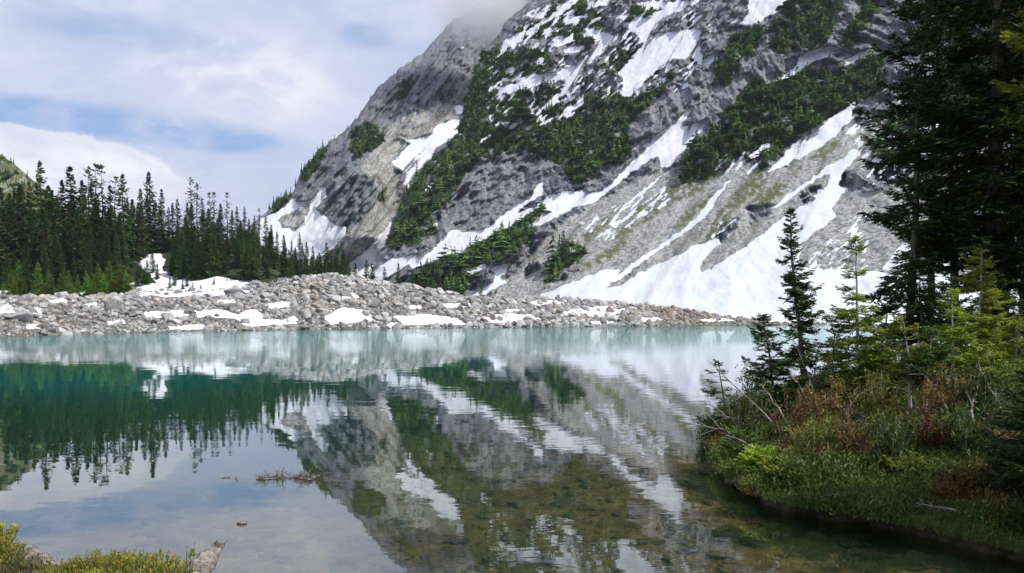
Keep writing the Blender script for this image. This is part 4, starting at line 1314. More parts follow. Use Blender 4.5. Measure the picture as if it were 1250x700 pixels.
bank_tree('sap3', 'fir_tree', 1168, 352, 14.4, 2009, 0.42, F_LIME, PALEBARK, -4, **small(nb=80, base=0.35, power=0.4, fresh=0.55, r0=0.03))
bank_tree('sap4', 'fir_tree', 1232, 388, 13.4, 2010, 0.46, F_LIME, PALEBARK, 10, **small(nb=75, base=0.3, power=0.4, fresh=0.5, r0=0.03))
bank_tree('sap5', 'fir_tree', 1078, 404, 14.2, 2011, 0.40, F_MID, PALEBARK, 4, **small(nb=60, base=0.25, power=0.45, fresh=0.35, r0=0.028))
bank_tree('sap6', 'fir_tree', 1210, 420, 12.6, 2012, 0.42, F_LIME, PALEBARK, -6, **small(nb=60, base=0.4, power=0.4, fresh=0.5, r0=0.026, bend=0.3))
bank_tree('edge_low', 'fir_tree', 934, 556, 11.3, 2014, 0.36, F_LIME, DEADWOOD, -8, **small(nb=70, base=0.05, power=0.4, fresh=0.6, r0=0.016, up=0.7, droop=0.1))
bank_tree('edge_low2', 'fir_tree', 958, 566, 10.7, 2015, 0.34, F_LIME, DEADWOOD, 4, **small(nb=70, base=0.05, power=0.4, fresh=0.6, r0=0.016, up=0.7, droop=0.1))
bank_tree('edge_low3', 'fir_tree', 912, 530, 12.3, 2016, 0.32, F_MID, DEADWOOD, -14, **small(nb=55, base=0.05, power=0.4, fresh=0.5, r0=0.016, up=0.7, droop=0.1))
bank_tree('low4', 'fir_tree', 990, 582, 10.35, 2017, 0.36, F_LIME, DEADWOOD, -8, **small(nb=60, base=0.05, power=0.35, fresh=0.6, r0=0.016, up=0.6, droop=0.1))
bank_tree('low5', 'fir_tree', 1036, 570, 10.4, 2018, 0.40, F_MID, DEADWOOD, 8, **small(nb=60, base=0.05, power=0.35, fresh=0.5, r0=0.016, up=0.6, droop=0.1))
bank_tree('low6', 'fir_tree', 1112, 572, 10.0, 2019, 0.38, F_LIME, DEADWOOD, -6, **small(nb=60, base=0.05, power=0.35, fresh=0.5, r0=0.016, up=0.6, droop=0.1))
bank_tree('mid1', 'fir_tree', 1128, 318, 18.2, 2020, 0.75, F_MID, BARK, -6, **small(nb=110, base=0.08, power=0.5, fresh=0.3, r0=0.05, width=0.03, jag=0.4))
bank_tree('mid2', 'fir_tree', 1156, 338, 17.4, 2021, 0.70, F_MID, BARK, 4, **small(nb=110, base=0.08, power=0.5, fresh=0.3, r0=0.045, width=0.03, jag=0.4))
bank_tree('mid3', 'fir_tree', 1222, 330, 17.0, 2022, 0.75, F_MID, BARK, -4, **small(nb=110, base=0.08, power=0.5, fresh=0.35, r0=0.045, width=0.03, jag=0.4))
bank_tree('mid4', 'fir_tree', 1080, 362, 18.6, 2023, 0.65, F_MID, BARK, 4, **small(nb=90, base=0.08, power=0.5, fresh=0.25, r0=0.04, width=0.03, jag=0.4))
bank_tree('dusk', 'fir_tree', 1016, 396, 16.5, 2013, 0.42, F_MID, BARK, 2, **small(nb=55, base=0.2, power=0.45, fresh=0.25, r0=0.03, jag=0.5))


def big(**k):
    d = dict(nb=300, twig=0.13, gap=0.075, width=0.05, side=0.36, droop=0.38, jag=0.3, fresh=0.26, base=0.10, power=0.6, r0=0.17)  # fresh share covers new growth and also paints in sunlit tips
    d.update(k); return d


# tall dark firs
bank_tree('tall', 'fir_tree', 1106, -30, 20.0, 2101, 1.35, F_BIG, BARK, -2, **big(nb=150, power=0.42, gaps=0.8, base=0.06, r0=0.12, jag=0.42, fresh=0.12))
bank_tree('main', 'fir_tree', 1206, -210, 19.0, 2102, 2.1, F_BIG, BARK, -4, **big(nb=240, power=0.4, base=0.19, r0=0.25, jag=0.35))
bank_tree('back1', 'fir_tree', 1163, -90, 23.5, 2103, 1.7, F_BIG, BARK, 6, **big(nb=190, power=0.4, base=0.26, r0=0.14, gaps=0.5))
bank_tree('edge', 'fir_tree', 1252, -160, 21.0, 2104, 1.9, F_BIG, BARK, 2, **big(nb=190, power=0.4, base=0.2, r0=0.17, gaps=0.3))
bank_tree('back2', 'fir_tree', 1135, -60, 26.0, 2105, 1.6, F_BIG, BARK, 4, **big(nb=150, power=0.42, base=0.26, r0=0.13, gaps=0.5))
bank_tree('back3', 'fir_tree', 1225, -60, 27.0, 2106, 1.9, F_BIG, BARK, 4, **big(nb=190, power=0.42, base=0.26, r0=0.15, gaps=0.4))
bank_tree('side', 'fir_tree', 1316, -330, 15.0, 2107, 1.9, F_LIME, BARK, 0, **big(nb=230, power=0.35, base=0.42, r0=0.13, fresh=0.6, twig=0.1, width=0.04, gap=0.06))
bank_tree('corner', 'fir_tree', 1300, 420, 8.3, 2108, 0.75, F_MID, BARK, 0, **small(nb=120, base=0.1, power=0.5, fresh=0.1, r0=0.04))
# unseen firs of the wood, added right of view to shade the bank
for i, (px, Y, src) in enumerate([(1400, 21, 'main'), (1560, 23, 'edge'), (1820, 6.6, 'edge')]):
    X, Y, z = bank_pos(px, Y)
    t_ = BANK_TREES[src]
    o = tree_thing('fir_tree', [(c.name.split('.')[0], c.data) for c in t_.children], (X, Y, z - 0.03), 1.3 + 2 * i, (0.6, 0.6, 0.58) if i == 2 else (1, 1, 1))
    BANK_TREES['wood%d' % i] = o


# ---- shrubs and ground cover
def sprig(seed, n=16, h=0.16, spread=0.5, lw=0.022, leafy=3, oval=0.4, lean=0.35):
    """a tuft of thin stems carrying small leaves"""
    rg = np.random.default_rng(seed)
    B, T, W_, N_, t0, t1 = [], [], [], [], [], []
    for i in range(n):
        a = rg.uniform(0, 6.28); l = h * rg.uniform(0.55, 1.2)
        d = np.array([math.cos(a) * spread * rg.random(), math.sin(a) * spread * rg.random(), 1.0]); d /= np.linalg.norm(d)
        p = np.array([rg.normal() * spread * h * 0.5, rg.normal() * spread * h * 0.5, -0.02])
        sh = rg.random()
        for k in range(leafy):
            s = (k + 0.7) / leafy
            b = p + d * l * s * 0.8
            a2 = rg.uniform(0, 6.28)
            dd = d * rg.uniform(0.3, 1.1) + lean * 1.6 * np.array([math.cos(a2), math.sin(a2), 0.15])
            ll = l / leafy * rg.uniform(0.9, 1.6)
            B.append(b); T.append(b + dd / np.linalg.norm(dd) * ll); W_.append(lw * rg.uniform(0.7, 1.3))
            N_.append(rg.normal(0, 1, 3) + [0, 0, 0.8]); t0.append(np.clip(sh + rg.normal() * 0.25, 0, 1)); t1.append(float(rg.random() < 0.25 * s) * rg.random())
    return kites(np.array(B), np.array(T), np.array(W_), np.array(N_), np.array(t0), np.array(t1), oval)


def heath_mat():
    m, t, out = new_mat('heather_leaves')
    a = t.sep(t.attr('tint').outputs['Color'])
    P = t.add('ShaderNodeNewGeometry').outputs['Position']
    n = t.noise(P, 0.9, 4, 0.6); n2 = t.noise(P, 2.6, 3, 0.6)
    g = t.mix(a[0], (0.036, 0.060, 0.012, 1), (0.140, 0.195, 0.036, 1))
    r = t.mix(a[0], (0.055, 0.034, 0.012, 1), (0.215, 0.120, 0.036, 1))
    y = t.mix(a[0], (0.07, 0.08, 0.016, 1), (0.20, 0.23, 0.04, 1))
    c = t.mix(t.step(n, 0.50, 0.64), g, r)
    c = t.mix(t.math('MULTIPLY', t.step(n2, 0.54, 0.68), 0.8), c, y)
    c = t.mix(t.math('MULTIPLY', a[1], 0.5), c, (0.2, 0.15, 0.07, 1))
    b = principled(t, None, c, 0.6, None, 0.25)
    tl = t.add('ShaderNodeBsdfTranslucent'); t.l.new(c, tl.inputs[0])
    mx = t.add('ShaderNodeMixShader'); mx.inputs[0].default_value = 0.22
    t.l.new(b.outputs[0], mx.inputs[1]); t.l.new(tl.outputs[0], mx.inputs[2])
    t.l.new(mx.outputs[0], out.inputs[0])
    return m


HEATH = heath_mat()


def build_heather():
    rg = np.random.default_rng(31)
    n = 68000
    Y = rg.uniform(7.2, 30, n) ** 1.0
    px = rg.uniform(860, 1640, n)
    X = (px - W0 / 2) / FPX * Y
    keep = rg.random(n) < np.clip(9.0 / Y, 0, 1) ** 0.6 * np.where(Y > 20, .5, 1)
    X, Y = X[keep], Y[keep]
    sd = poly_sd(X, Y, NEAR_LAND) + 0.16 * fbm(X / 1.6, Y / 1.6, 2, 330)
    k = (sd > -0.16) & (X > 2)
    X, Y, sd = X[k], Y[k], sd[k]
    P = np.stack([X, Y, np.maximum(ground_h(X, Y), 0.13)], -1)
    lump = fbm(X / 0.9, Y / 0.9, 3, 700)
    size = 0.15 + 0.36 * sstep(-0.2, 0.6, lump) + 0.08 * rg.random(len(X))
    size = size * np.where(sd < 0.5, 0.9, 1.0)
    # a thin low growth on the left bank too
    m = 3200
    xl = rg.uniform(-9, -0.8, m); yl = rg.uniform(2.5, 7.0, m)
    kl = poly_sd(xl, yl, NEAR_LAND) > 0.10
    xl, yl = xl[kl], yl[kl]
    P = np.concatenate([P, np.stack([xl, yl, ground_h(xl, yl)], -1)])
    size = np.concatenate([size, 0.08 + 0.10 * rg.random(len(xl))])
    protos = [sprig(3000 + i, 9, 0.75, 0.75, 0.055, 7, 0.4, 0.6) for i in range(6)] + [sprig(3010 + i, 7, 0.95, 0.5, 0.035, 8, 0.4, 0.35) for i in range(4)]
    V, F, T = merge_copies(protos, P, size, rg, None, rg.uniform(0, 0.45, len(P)))
    me = np_mesh('heather', V, [F], False, {'tint': T}, [HEATH])
    tag(link('heather', me), 'olive and russet heather covering the near bank', None, None, 'stuff')


build_heather()


def leafy_shrub(seed, h, r, stems, leaf, lw, nleaf, mat, bark=DEADWOOD, up=1.0, oval=0.45):
    """stems (one mesh) and leaves (one mesh) of one shrub"""
    rg = np.random.default_rng(seed)
    st = MB(); B, T, W_, N_, t0, t1 = [], [], [], [], [], []
    for i in range(stems):
        a = rg.uniform(0, 6.28); out_ = r * rg.uniform(0.2, 1.0); hh = h * rg.uniform(0.6, 1.1)
        s = np.linspace(0, 1, 6)
        p = np.stack([math.cos(a) * out_ * s ** 0.8, math.sin(a) * out_ * s ** 0.8, hh * s ** up], -1) + rg.normal(0, 0.02 * h, (6, 3)) * s[:, None]
        st.tube(p, 0.010 * h * (1 - s * 0.8) + 0.0015, 4)
        for k in range(nleaf):
            u = rg.uniform(0.25, 1.0)
            b = np.array([np.interp(u, s, p[:, c]) for c in range(3)]) + rg.normal(0, 0.05 * h, 3)
            d = rg.normal(0, 1, 3) + [math.cos(a) * .5, math.sin(a) * .5, 0.7]; d /= np.linalg.norm(d)
            B.append(b); T.append(b + d * leaf * rg.uniform(0.7, 1.3)); W_.append(lw * rg.uniform(0.7, 1.3)); N_.append(rg.normal(0, 0.6, 3) + [0, 0, 1]); t0.append(rg.random()); t1.append(float(rg.random() < 0.35) * rg.random())
    V, F, T_ = kites(np.array(B), np.array(T), np.array(W_), np.array(N_), np.array(t0), np.array(t1), oval)
    lv = MB(); lv.add(V, F, T_)
    return [('stem', st.mesh('stem', bark, True, False)), ('leaves', lv.mesh('leaves', mat))]


L_GREEN = foliage_mat('shrub_leaves', (0.030, 0.055, 0.014), (0.085, 0.13, 0.028), (0.17, 0.22, 0.04), 0.3)
L_YELLOW = foliage_mat('yellow_green_leaves', (0.075, 0.10, 0.016), (0.17, 0.21, 0.03), (0.28, 0.31, 0.05), 0.35)
L_RUSSET = foliage_mat('russet_leaves', (0.065, 0.036, 0.014), (0.19, 0.105, 0.032), (0.28, 0.18, 0.05), 0.3)
SHRUBS = []
sh_protos = {
    'yellow': [leafy_shrub(3100 + i, 0.75, 0.38, 17, 0.062, 0.022, 80, L_YELLOW) for i in range(2)],
    'green': [leafy_shrub(3110 + i, 0.8, 0.42, 16, 0.06, 0.022, 80, L_GREEN) for i in range(2)],
    'russet': [leafy_shrub(3120 + i, 0.6, 0.4, 15, 0.05, 0.018, 80, L_RUSSET) for i in range(2)],
}
SHRUB_SPOTS = [(905, 13.4, 'green', 1.1), (1000, 10.8, 'yellow', 1.0), (1045, 10.7, 'russet', 1.2), (1088, 10.4, 'green', 1.15), (1010, 13.0, 'russet', 1.5), (965, 12.8, 'russet', 1.35), (1140, 10.7, 'russet', 1.25), (1182, 10.3, 'green', 1.15), (1228, 9.9, 'russet', 1.1), (1065, 12.6, 'yellow', 1.3), (1150, 12.2, 'russet', 1.5), (1205, 11.6, 'green', 1.35), (1100, 15.2, 'yellow', 1.5), (1235, 12.4, 'yellow', 1.2), (1215, 15.5, 'yellow', 1.8), (1030, 15.6, 'green', 1.4), (925, 14.6, 'green', 1.3), (1180, 16.5, 'green', 2.0)]
for i, (px, Y, kd, s) in enumerate(SHRUB_SPOTS):
    X, Y, z = bank_pos(px, Y)
    o = tree_thing('shrub', sh_protos[kd][i % 2], (X, Y, z - 0.02), i * 1.7, (s, s, s))
    SHRUBS.append((o, px, kd))


# bare dead branches sticking out of the heather
def twiggy(seed, L, r=0.014, n=7, up=0.35):
    rg = np.random.default_rng(seed)
    mb = MB(); s = np.linspace(0, 1, 7)
    p = np.stack([L * s, 0.12 * L * np.sin(s * 3 + rg.random() * 3), up * L * s ** 0.8 + 0.03 * L * rg.normal(size=7)], -1); p[:, 1] -= p[0, 1]
    mb.tube(p, r * (1 - 0.75 * s), 6)
    for i in range(n):
        u = rg.uniform(0.25, 0.98)
        b = np.array([np.interp(u, s, p[:, c]) for c in range(3)])
        d = np.array([rg.uniform(0.2, 1), rg.normal() * 0.8, rg.normal() * 0.5 + 0.2]); d /= np.linalg.norm(d)
        l = L * rg.uniform(0.12, 0.32)
        q = b + d * l * np.linspace(0, 1, 4)[:, None] + rg.normal(0, 0.02 * L, (4, 3)) * np.linspace(0, 1, 4)[:, None]
        mb.tube(q, r * 0.4 * (1 - 0.8 * np.linspace(0, 1, 4)) + 0.001, 4)
    return mb.mesh('dead_branch', DEADWOOD, True, False)


DEAD = []
for i, (px, Y, rz, L, up) in enumerate([(922, 13.6, 2.7, 1.0, 0.5), (948, 13.9, 2.5, 1.3, 0.75), (968, 13.4, 2.0, 0.9, 0.8), (1003, 14.2, 1.9, 1.2, 1.1), (935, 11.9, 2.75, 1.25, 0.30), (1030, 13.8, 0.6, 0.9, 0.9), (1125, 11.0, 0.2, 0.8, 0.35), (1190, 11.2, 1.2, 0.9, 0.7), (1085, 12.4, 2.6, 0.9, 0.4), (990, 12.3, 0.3, 0.8, 0.3), (1160, 11.9, 1.9, 0.8, 0.9), (1235, 11.0, 1.8, 0.8, 1.0), (1060, 9.62, 3.3, 0.5, 0.10), (1178, 8.72, 2.8, 0.45, 0.12)]):
    X, Y, z = bank_pos(px, Y)
    o = link('dead_branch', twiggy(3300 + i, L, 0.02, 9, up), None, (X, Y, z + (0.12 if i < 12 else 0.02)))
    o.rotation_euler = (0, 0, rz)
    DEAD.append(o)

# ------------------------------------------------------------------ left foreground and the floating wood
L_FORE = foliage_mat('foreground_leaves', (0.12, 0.15, 0.016), (0.38, 0.42, 0.045), (0.55, 0.38, 0.09), 0.45)
FORE = []


def carpet_shrub(seed, r=0.42, h=0.34, n=150):
    rg = np.random.default_rng(seed)
    st = MB(); B, T, W_, N_, t0, t1 = [], [], [], [], [], []
    for i in range(n):
        a = rg.uniform(0, 6.28); rr = r * math.sqrt(rg.random())
        hh = h * (1 - 0.55 * (rr / r) ** 2) * rg.uniform(0.75, 1.15)
        p0 = np.array([math.cos(a) * rr * 0.7, math.sin(a) * rr * 0.7, 0]); p1 = np.array([math.cos(a) * rr, math.sin(a) * rr, hh])
        s = np.linspace(0, 1, 4)[:, None]
        st.tube(p0 * (1 - s) + p1 * s + rg.normal(0, 0.006, (4, 3)), np.array([.004, .0035, .003, .0015]), 3)
        sh = rg.random()
        m = 17
        for k in range(m):
            u = 0.45 + 0.55 * k / m
            b = p0 * (1 - u) + p1 * u
            a2 = k * 2.4 + rg.random()
            d = np.array([math.cos(a2), math.sin(a2), 0.9 + 0.7 * u]); d /= np.linalg.norm(d)
            B.append(b); T.append(b + d * 0.036 * rg.uniform(0.7, 1.25)); W_.append(0.015 * rg.uniform(0.8, 1.2))
            N_.append(np.cross(d, [-math.sin(a2), math.cos(a2), 0]) + rg.normal(0, 0.3, 3)); t0.append(np.clip(sh * 0.5 + 0.5 * u * rg.random() + 0.1, 0, 1)); t1.append(float(u > 0.8 and sh > 0.6) * rg.random())
    V, F, T_ = kites(np.array(B), np.array(T), np.array(W_), np.array(N_), np.array(t0), np.array(t1), 0.55)
    lv = MB(); lv.add(V, F, T_)
    return [('stem', st.mesh('stem', DEADWOOD, True, False)), ('leaves', lv.mesh('leaves', L_FORE))]


cp = [carpet_shrub(4000 + i) for i in range(3)]
for i, (px, Y, s) in enumerate([(-46, 5.2, 0.85), (112, 5.2, 0.62), (142, 5.35, 0.75), (170, 5.5, 0.85), (200, 5.35, 0.75), (228, 5.45, 0.6), (70, 4.75, 0.45), (110, 4.8, 0.7), (180, 4.9, 0.75), (145, 5.0, .65), (-70, 5.5, 1.1), (215, 5.0, .6), (250, 5.3, 0.45), (52, 5.0, 0.34), (85, 5.1, 0.40)]):
    X, Y, z = bank_pos(px, Y)
    o = tree_thing('low_shrub', cp[i % 3], (X, Y, z - 0.02), i * 2.1, (s, s, s))
    FORE.append((o, px, s))


def log_mesh(name, pts, radii, seed, mat, broken=0.0):
    rg = np.random.default_rng(seed)
    n = 44
    s = np.linspace(0, 1, len(pts)); u = np.linspace(0, 1, n)
    p = np.stack([np.interp(u, s, np.array(pts)[:, k]) for k in range(3)], -1)
    r = np.interp(u, s, radii)
    sides = 22
    V, F = tube(p, r, sides)
    V = V.reshape(n, sides, 3)
    a = np.linspace(0, 6.28, sides, endpoint=False)
    groove = 0.12 * fbm(np.cos(a)[None] * 2.2 + u[:, None] * 1.1, np.sin(a)[None] * 2.2 + 0 * u[:, None], 4, seed) + 0.10 * fbm(u[:, None] * 7 + np.cos(a)[None], np.sin(a)[None] * 1.5 + 0 * u[:, None], 3, seed + 5)
    V = p[:, None] + (V - p[:, None]) * (1 + groove * 1.8)[..., None]
    if broken:                                             # a splintered end
        ax = p[-1] - p[-2]; ax /= np.linalg.norm(ax)
        sp = broken * (fbm(np.cos(a) * 3, np.sin(a) * 3, 3, seed + 9) + 0.3 * rg.normal(size=sides))
        w = np.clip((u - 0.8) / 0.2, 0, 1)[:, None]
        V = V + ax[None, None] * (sp[None] * w)[..., None]
    V = V.reshape(-1, 3)
    c0, c1 = len(V), len(V) + 1
    V = np.concatenate([V, p[:1], (p[-1:] - 0.5 * (p[-1:] - p[-4:-3]) * (1 if broken else 0))])
    i0 = np.arange(sides); i1 = i0 + (n - 1) * sides
    T = np.concatenate([np.stack([np.roll(i0, -1), i0, np.full(sides, c0)], -1), np.stack([i1, np.roll(i1, -1), np.full(sides, c1)], -1)])
    return np_mesh(name, V, [F, T], True, None, [mat])


def drift_mat():
    m, t, out = new_mat('bleached_wood')
    co = t.add('ShaderNodeTexCoord').outputs['Object']
    P = co
    n = t.noise(t.scale(P, (1.5, 9, 9)), 3.0, 6, 0.7); n2 = t.noise(P, 7.0, 5, 0.65); n3 = t.noise(P, 22, 3, 0.6)
    c = t.mix(t.step(n, 0.3, 0.68), (0.19, 0.155, 0.125, 1), (0.56, 0.52, 0.47, 1))
    c = t.mix(t.math('MULTIPLY', t.step(n2, 0.50, 0.62), 0.9), c, (0.075, 0.052, 0.04, 1))
    c = t.mix(t.math('MULTIPLY', t.step(n3, 0.5, 0.7), 0.35), c, (0.33, 0.26, 0.2, 1))
    principled(t, out, c, 0.85, bump(t, t.math('ADD', t.math('MULTIPLY', n, 2.0), t.math('ADD', n2, n3)), 1.0, 0.035), 0.2)
    return m


DRIFT = drift_mat()
a_, b_, c_ = at(-15, 668, 6.3), at(35, 680, 6.15), at(100, 694, 5.95)
LOG1 = link('driftwood_log', log_mesh('driftwood_log', [(0, 0, 0), (0.40, -0.12, -0.01), (0.84, -0.35, -0.06)], [0.10, 0.09, 0.05], 5, DRIFT, 0.03), None, (a_[0], a_[1], gz(a_[0], a_[1]) + 0.16))
p0 = at(236, 706, 5.75)
LOG2 = link('driftwood_log', log_mesh('driftwood_log', [(0, 0, 0), (0.07, 0.09, 0.11), (0.13, 0.17, 0.20)], [0.085, 0.08, 0.035], 8, DRIFT, 0.09), None, tuple(p0))

# floating branch and scraps
def float_branch(seed, L, n, r):
    rg = np.random.default_rng(seed)
    mb = MB(); s = np.linspace(0, 1, 8)
    p = np.stack([L * (s - 0.5), 0.10 * np.sin(s * 4), 0.012 + 0.012 * np.sin(s * 9)], -1)
    mb.tube(p, r * (1 - 0.7 * s), 6)
    for i in range(n):
        u = rg.uniform(0.02, 1)
        b = np.array([np.interp(u, s, p[:, c]) for c in range(3)])
        d = np.array([rg.normal() * 0.8, rg.normal() * 0.7, abs(rg.normal()) * 0.55 - 0.05]); d /= np.linalg.norm(d)
        l = L * rg.uniform(0.06, 0.22) * (1.2 - 0.7 * abs(u - 0.45))
        k = np.linspace(0, 1, 5)
        q = b + d * l * k[:, None] + rg.normal(0, 0.012, (5, 3)) * k[:, None]
        mb.tube(q, r * 0.38 * (1 - 0.8 * k) + 0.0012, 4)
        for _ in range(2):
            j = rg.integers(1, 4); d2 = d * 0.5 + rg.normal(0, 0.6, 3); d2[2] = abs(d2[2]) * 0.6
            q2 = q[j] + d2 / np.linalg.norm(d2) * l * 0.4 * np.linspace(0, 1, 3)[:, None]
            mb.tube(q2, np.array([.004, .003, .0015]), 3)
    return mb


TWIGW = bark_mat('wet_twigs', (0.10, 0.075, 0.062), (0.30, 0.245, 0.215), 20)
fb = at(350, 586, 2.5 / (586 - 390) * FPX)
BR1 = link('floating_branch', float_branch(12, 0.92, 85, 0.016).mesh('floating_branch', TWIGW, True, False), None, (fb[0], fb[1], 0.0)); BR1.rotation_euler = (0, 0, 0.10)
fb = at(281, 586, 2.5 / (586 - 390) * FPX)
BR2 = link('floating_twig', float_branch(17, 0.36, 16, 0.007).mesh('floating_twig', TWIGW, True, False), None, (fb[0], fb[1], -0.015)); BR2.rotation_euler = (0, 0, -0.2)
fb = at(295, 642, 2.5 / (642 - 390) * FPX)
BR3 = link('floating_stick', log_mesh('floating_stick', [(-0.06, 0, 0), (0, 0.004, 0.006), (0.06, 0.02, 0.004)], [0.012, 0.024, 0.014], 21, TWIGW), None, (fb[0], fb[1], 0.008))
# a sunken log on the bed
fb = at(560, 678, 8.6)
SUNK = link('sunken_log', log_mesh('sunken_log', [(-0.9, 0.25, 0), (0, 0.0, 0.02), (1.2, -0.35, 0)], [0.05, 0.06, 0.04], 33, BARK), None, (fb[0], fb[1], gz(fb[0], fb[1]) + 0.05))
# a leafy sprig standing up from the foreground shrubs
X, Y, z = bank_pos(222, 5.4)
SPRIG = tree_thing('seedling', leafy_shrub(4100, 0.50, 0.09, 3, 0.05, 0.032, 9, L_YELLOW, up=1.0), (X + 0.02, Y, z), 0.5)


# ---- stones on the lake bed
def bed_stones():
    rg = np.random.default_rng(55)
    n = 5200
    Y = 6.5 + 22 * rg.random(n) ** 1.6
    px = rg.uniform(-40, 1240, n)
    X = (px - W0 / 2) / FPX * Y
    sd = poly_sd(X, Y, NEAR_LAND)
    k = (sd < 0.05) & (fbm(X / 2.2, Y / 2.2, 2, 720) + 0.35 * rg.random(n) > -0.02)
    X, Y = X[k], Y[k]
    s = 0.04 + 0.20 * rg.random(len(X)) ** 3
    P = np.stack([X, Y, ground_h(X, Y) + 0.0], -1)
    small_ = [rock_shape(970 + i, 2, 0.4, 7) for i in range(6)]
    protos = [(v, f, np.zeros((len(v), 4))) for v, f in small_]
    V, F, T = merge_copies(protos, P, s, rg, None, rg.random(len(P)))
    m = rock_mat('bed_stone', (0.060, 0.050, 0.030), (0.19, 0.165, 0.11), (0.15, 0.11, 0.06), 3.0)
    me = np_mesh('lakebed_stones', V, [F], True, {'tint': T}, [m])
    tag(link('lakebed_stones', me), 'brown flat stones on the shallow lake bed', None, None, 'stuff')


bed_stones()

# ------------------------------------------------------------------ cloud on the summit, and the air
def cloud_mesh(name, c, r, seed, dens):
    V, F = ico(4)
    n = fbm(V[:, 0] * 1.6 + V[:, 2], V[:, 1] * 1.6 - V[:, 2] * .7, 3, seed)
    V = V * (1 + 0.35 * n)[:, None]
    m, t, out = new_mat(name)
    P = t.add('ShaderNodeTexCoord').outputs['Object']
    d = t.vmath('LENGTH', P)
    n1 = t.noise(P, 1.9, 4, 0.6)
    f = t.math('MULTIPLY', t.step(t.math('ADD', d, t.math('MULTIPLY', t.math('SUBTRACT', n1, 0.5), 0.9)), 0.95, 0.15), dens)
    v = t.add('ShaderNodeVolumePrincipled')
    v.inputs['Color'].default_value = (0.995, 0.995, 1.0, 1)
    v.inputs['Anisotropy'].default_value = 0.2
    t.l.new(f, v.inputs['Density'])
    t.l.new(v.outputs[0], out.inputs['Volume'])
    me = np_mesh(name, V, [F], True, None, [m])
    o = link(name, me, None, c); o.scale = r
    return o


c_ = at(598, 8, 1085)
MIST = cloud_mesh('mist', c_, (115, 72, 85), 3, 0.034)
tag(MIST, 'grey mist hanging on the summit of the rear shoulder', None, None, 'stuff')


# even mountain air: one closed box round the view and everything in it
def haze_box():
    x0, x1, y0, y1, z0, z1 = -2600, 2600, -60, 4300, -9.0, 1900.0
    V = [(x, y, z) for z in (z0, z1) for y in (y0, y1) for x in (x0, x1)]
    F = [(0, 2, 3, 1), (4, 5, 7, 6), (0, 1, 5, 4), (2, 6, 7, 3), (0, 4, 6, 2), (1, 3, 7, 5)]
    m, t, out = new_mat('haze')
    v = t.add('ShaderNodeVolumePrincipled')
    v.inputs['Color'].default_value = (0.80, 0.88, 1.0, 1)
    v.inputs['Density'].default_value = 0.000035
    v.inputs['Anisotropy'].default_value = 0.0
    t.l.new(v.outputs[0], out.inputs['Volume'])
    me = np_mesh('haze', V, [F], False, None, [m])
    tag(link('haze', me), 'thin blue mountain air', None, None, 'stuff')


haze_box()

# ------------------------------------------------------------------ what each thing is
ORD = ['first', 'second', 'third', 'fourth', 'fifth', 'sixth', 'seventh', 'eighth', 'ninth', 'tenth', 'eleventh', 'twelfth', 'thirteenth', 'fourteenth', 'fifteenth', 'sixteenth', 'seventeenth', 'eighteenth', 'nineteenth', 'twentieth'] + ['twenty-' + w for w in ('first', 'second', 'third', 'fourth', 'fifth', 'sixth', 'seventh', 'eighth', 'ninth')] + ['thirtieth'] + ['thirty-' + w for w in ('first', 'second', 'third', 'fourth', 'fifth', 'sixth', 'seventh', 'eighth', 'ninth')]

# boulders
BIG_LABELS = [
    'big squarish boulder above the middle snow patch of the far shore',
    'big grey boulder among rubble below the bright young trees of the far shore',
    'big boulder at the waterline under the right part of the moraine',
    'large boulder at the waterline between two snow patches, under the lone fir',
    'big pale boulder at the foot of the forest, on the edge of the snowy glade',
    'big boulder on the moraine crest under the right end of the forest',
    'large boulder above the snow patch right of the moraine summit',
    'large boulder halfway down the moraine, below the mountain foot conifers',
    'grey boulder on the moraine crest left of the lone fir',
    'large boulder near the waterline at the far left of the shore',
    'large boulder between the two small snow patches under the glade',
    'lone larger boulder on the thin right tail of the moraine']
i_big = 0
for o, s, isbig in BOULDERS:
    if isbig:
        tag(o, BIG_LABELS[i_big], 'boulder', 'boulders of the far shore'); i_big += 1
        continue
    x, y, z = o.location
    px, py = px_of(np.array([[x, y, z]])); px, py = px[0], py[0]
    side = 'below the left forest' if px < 240 else ('on the high middle of the moraine' if px < 480 else ('under the mountain foot' if px < 700 else 'on the low right tail of the moraine'))
    wl = np.interp(px, SH_PX, HORIZON + EYE * FPX / SH_Y); cr = np.interp(px, CR_PX, CR_PY)
    u = (wl - py) / max(wl - cr, 1)
    row = 'at the far waterline' if u < 0.3 else ('halfway up the far shore' if u < 0.7 else 'along the far shore crest')
    tag(o, 'grey boulder %s, %s' % (row, side), 'boulder', 'grey boulders %s, %s' % (row, side))

# forest
sky_n = len(SKYLINE)
words = {'spire': 'slim dark conifer', 'full': 'broad dark conifer', 'bare': 'sparse tufted conifer'}
left = sorted([f for f in FOREST[:sky_n] if f[2] < 170], key=lambda f: -f[2])
right = sorted([f for f in FOREST[:sky_n] if f[2] >= 170], key=lambda f: f[2])
for lst, sd_ in ((left, 'left'), (right, 'right')):
    for i, (o, kd, px, yt_, h) in enumerate(lst):
        tag(o, '%s on the forest skyline, %s to the %s of the snowy glade' % (words[kd], ORD[i], sd_), 'conifer', 'conifers on the forest skyline')
for o, kd, px, yt_, h in FOREST[sky_n:]:
    if kd == 'young':
        tag(o, 'bright green young conifer at the forest foot beside the boulders', 'conifer', 'bright young conifers at the forest foot')
    elif px < 170:
        tag(o, 'dark conifer in the packed forest left of the snowy glade, below the skyline', 'conifer', 'dark conifers packed left of the glade')
    else:
        tag(o, 'dark conifer in the packed forest right of the snowy glade, below the skyline', 'conifer', 'dark conifers packed right of the glade')
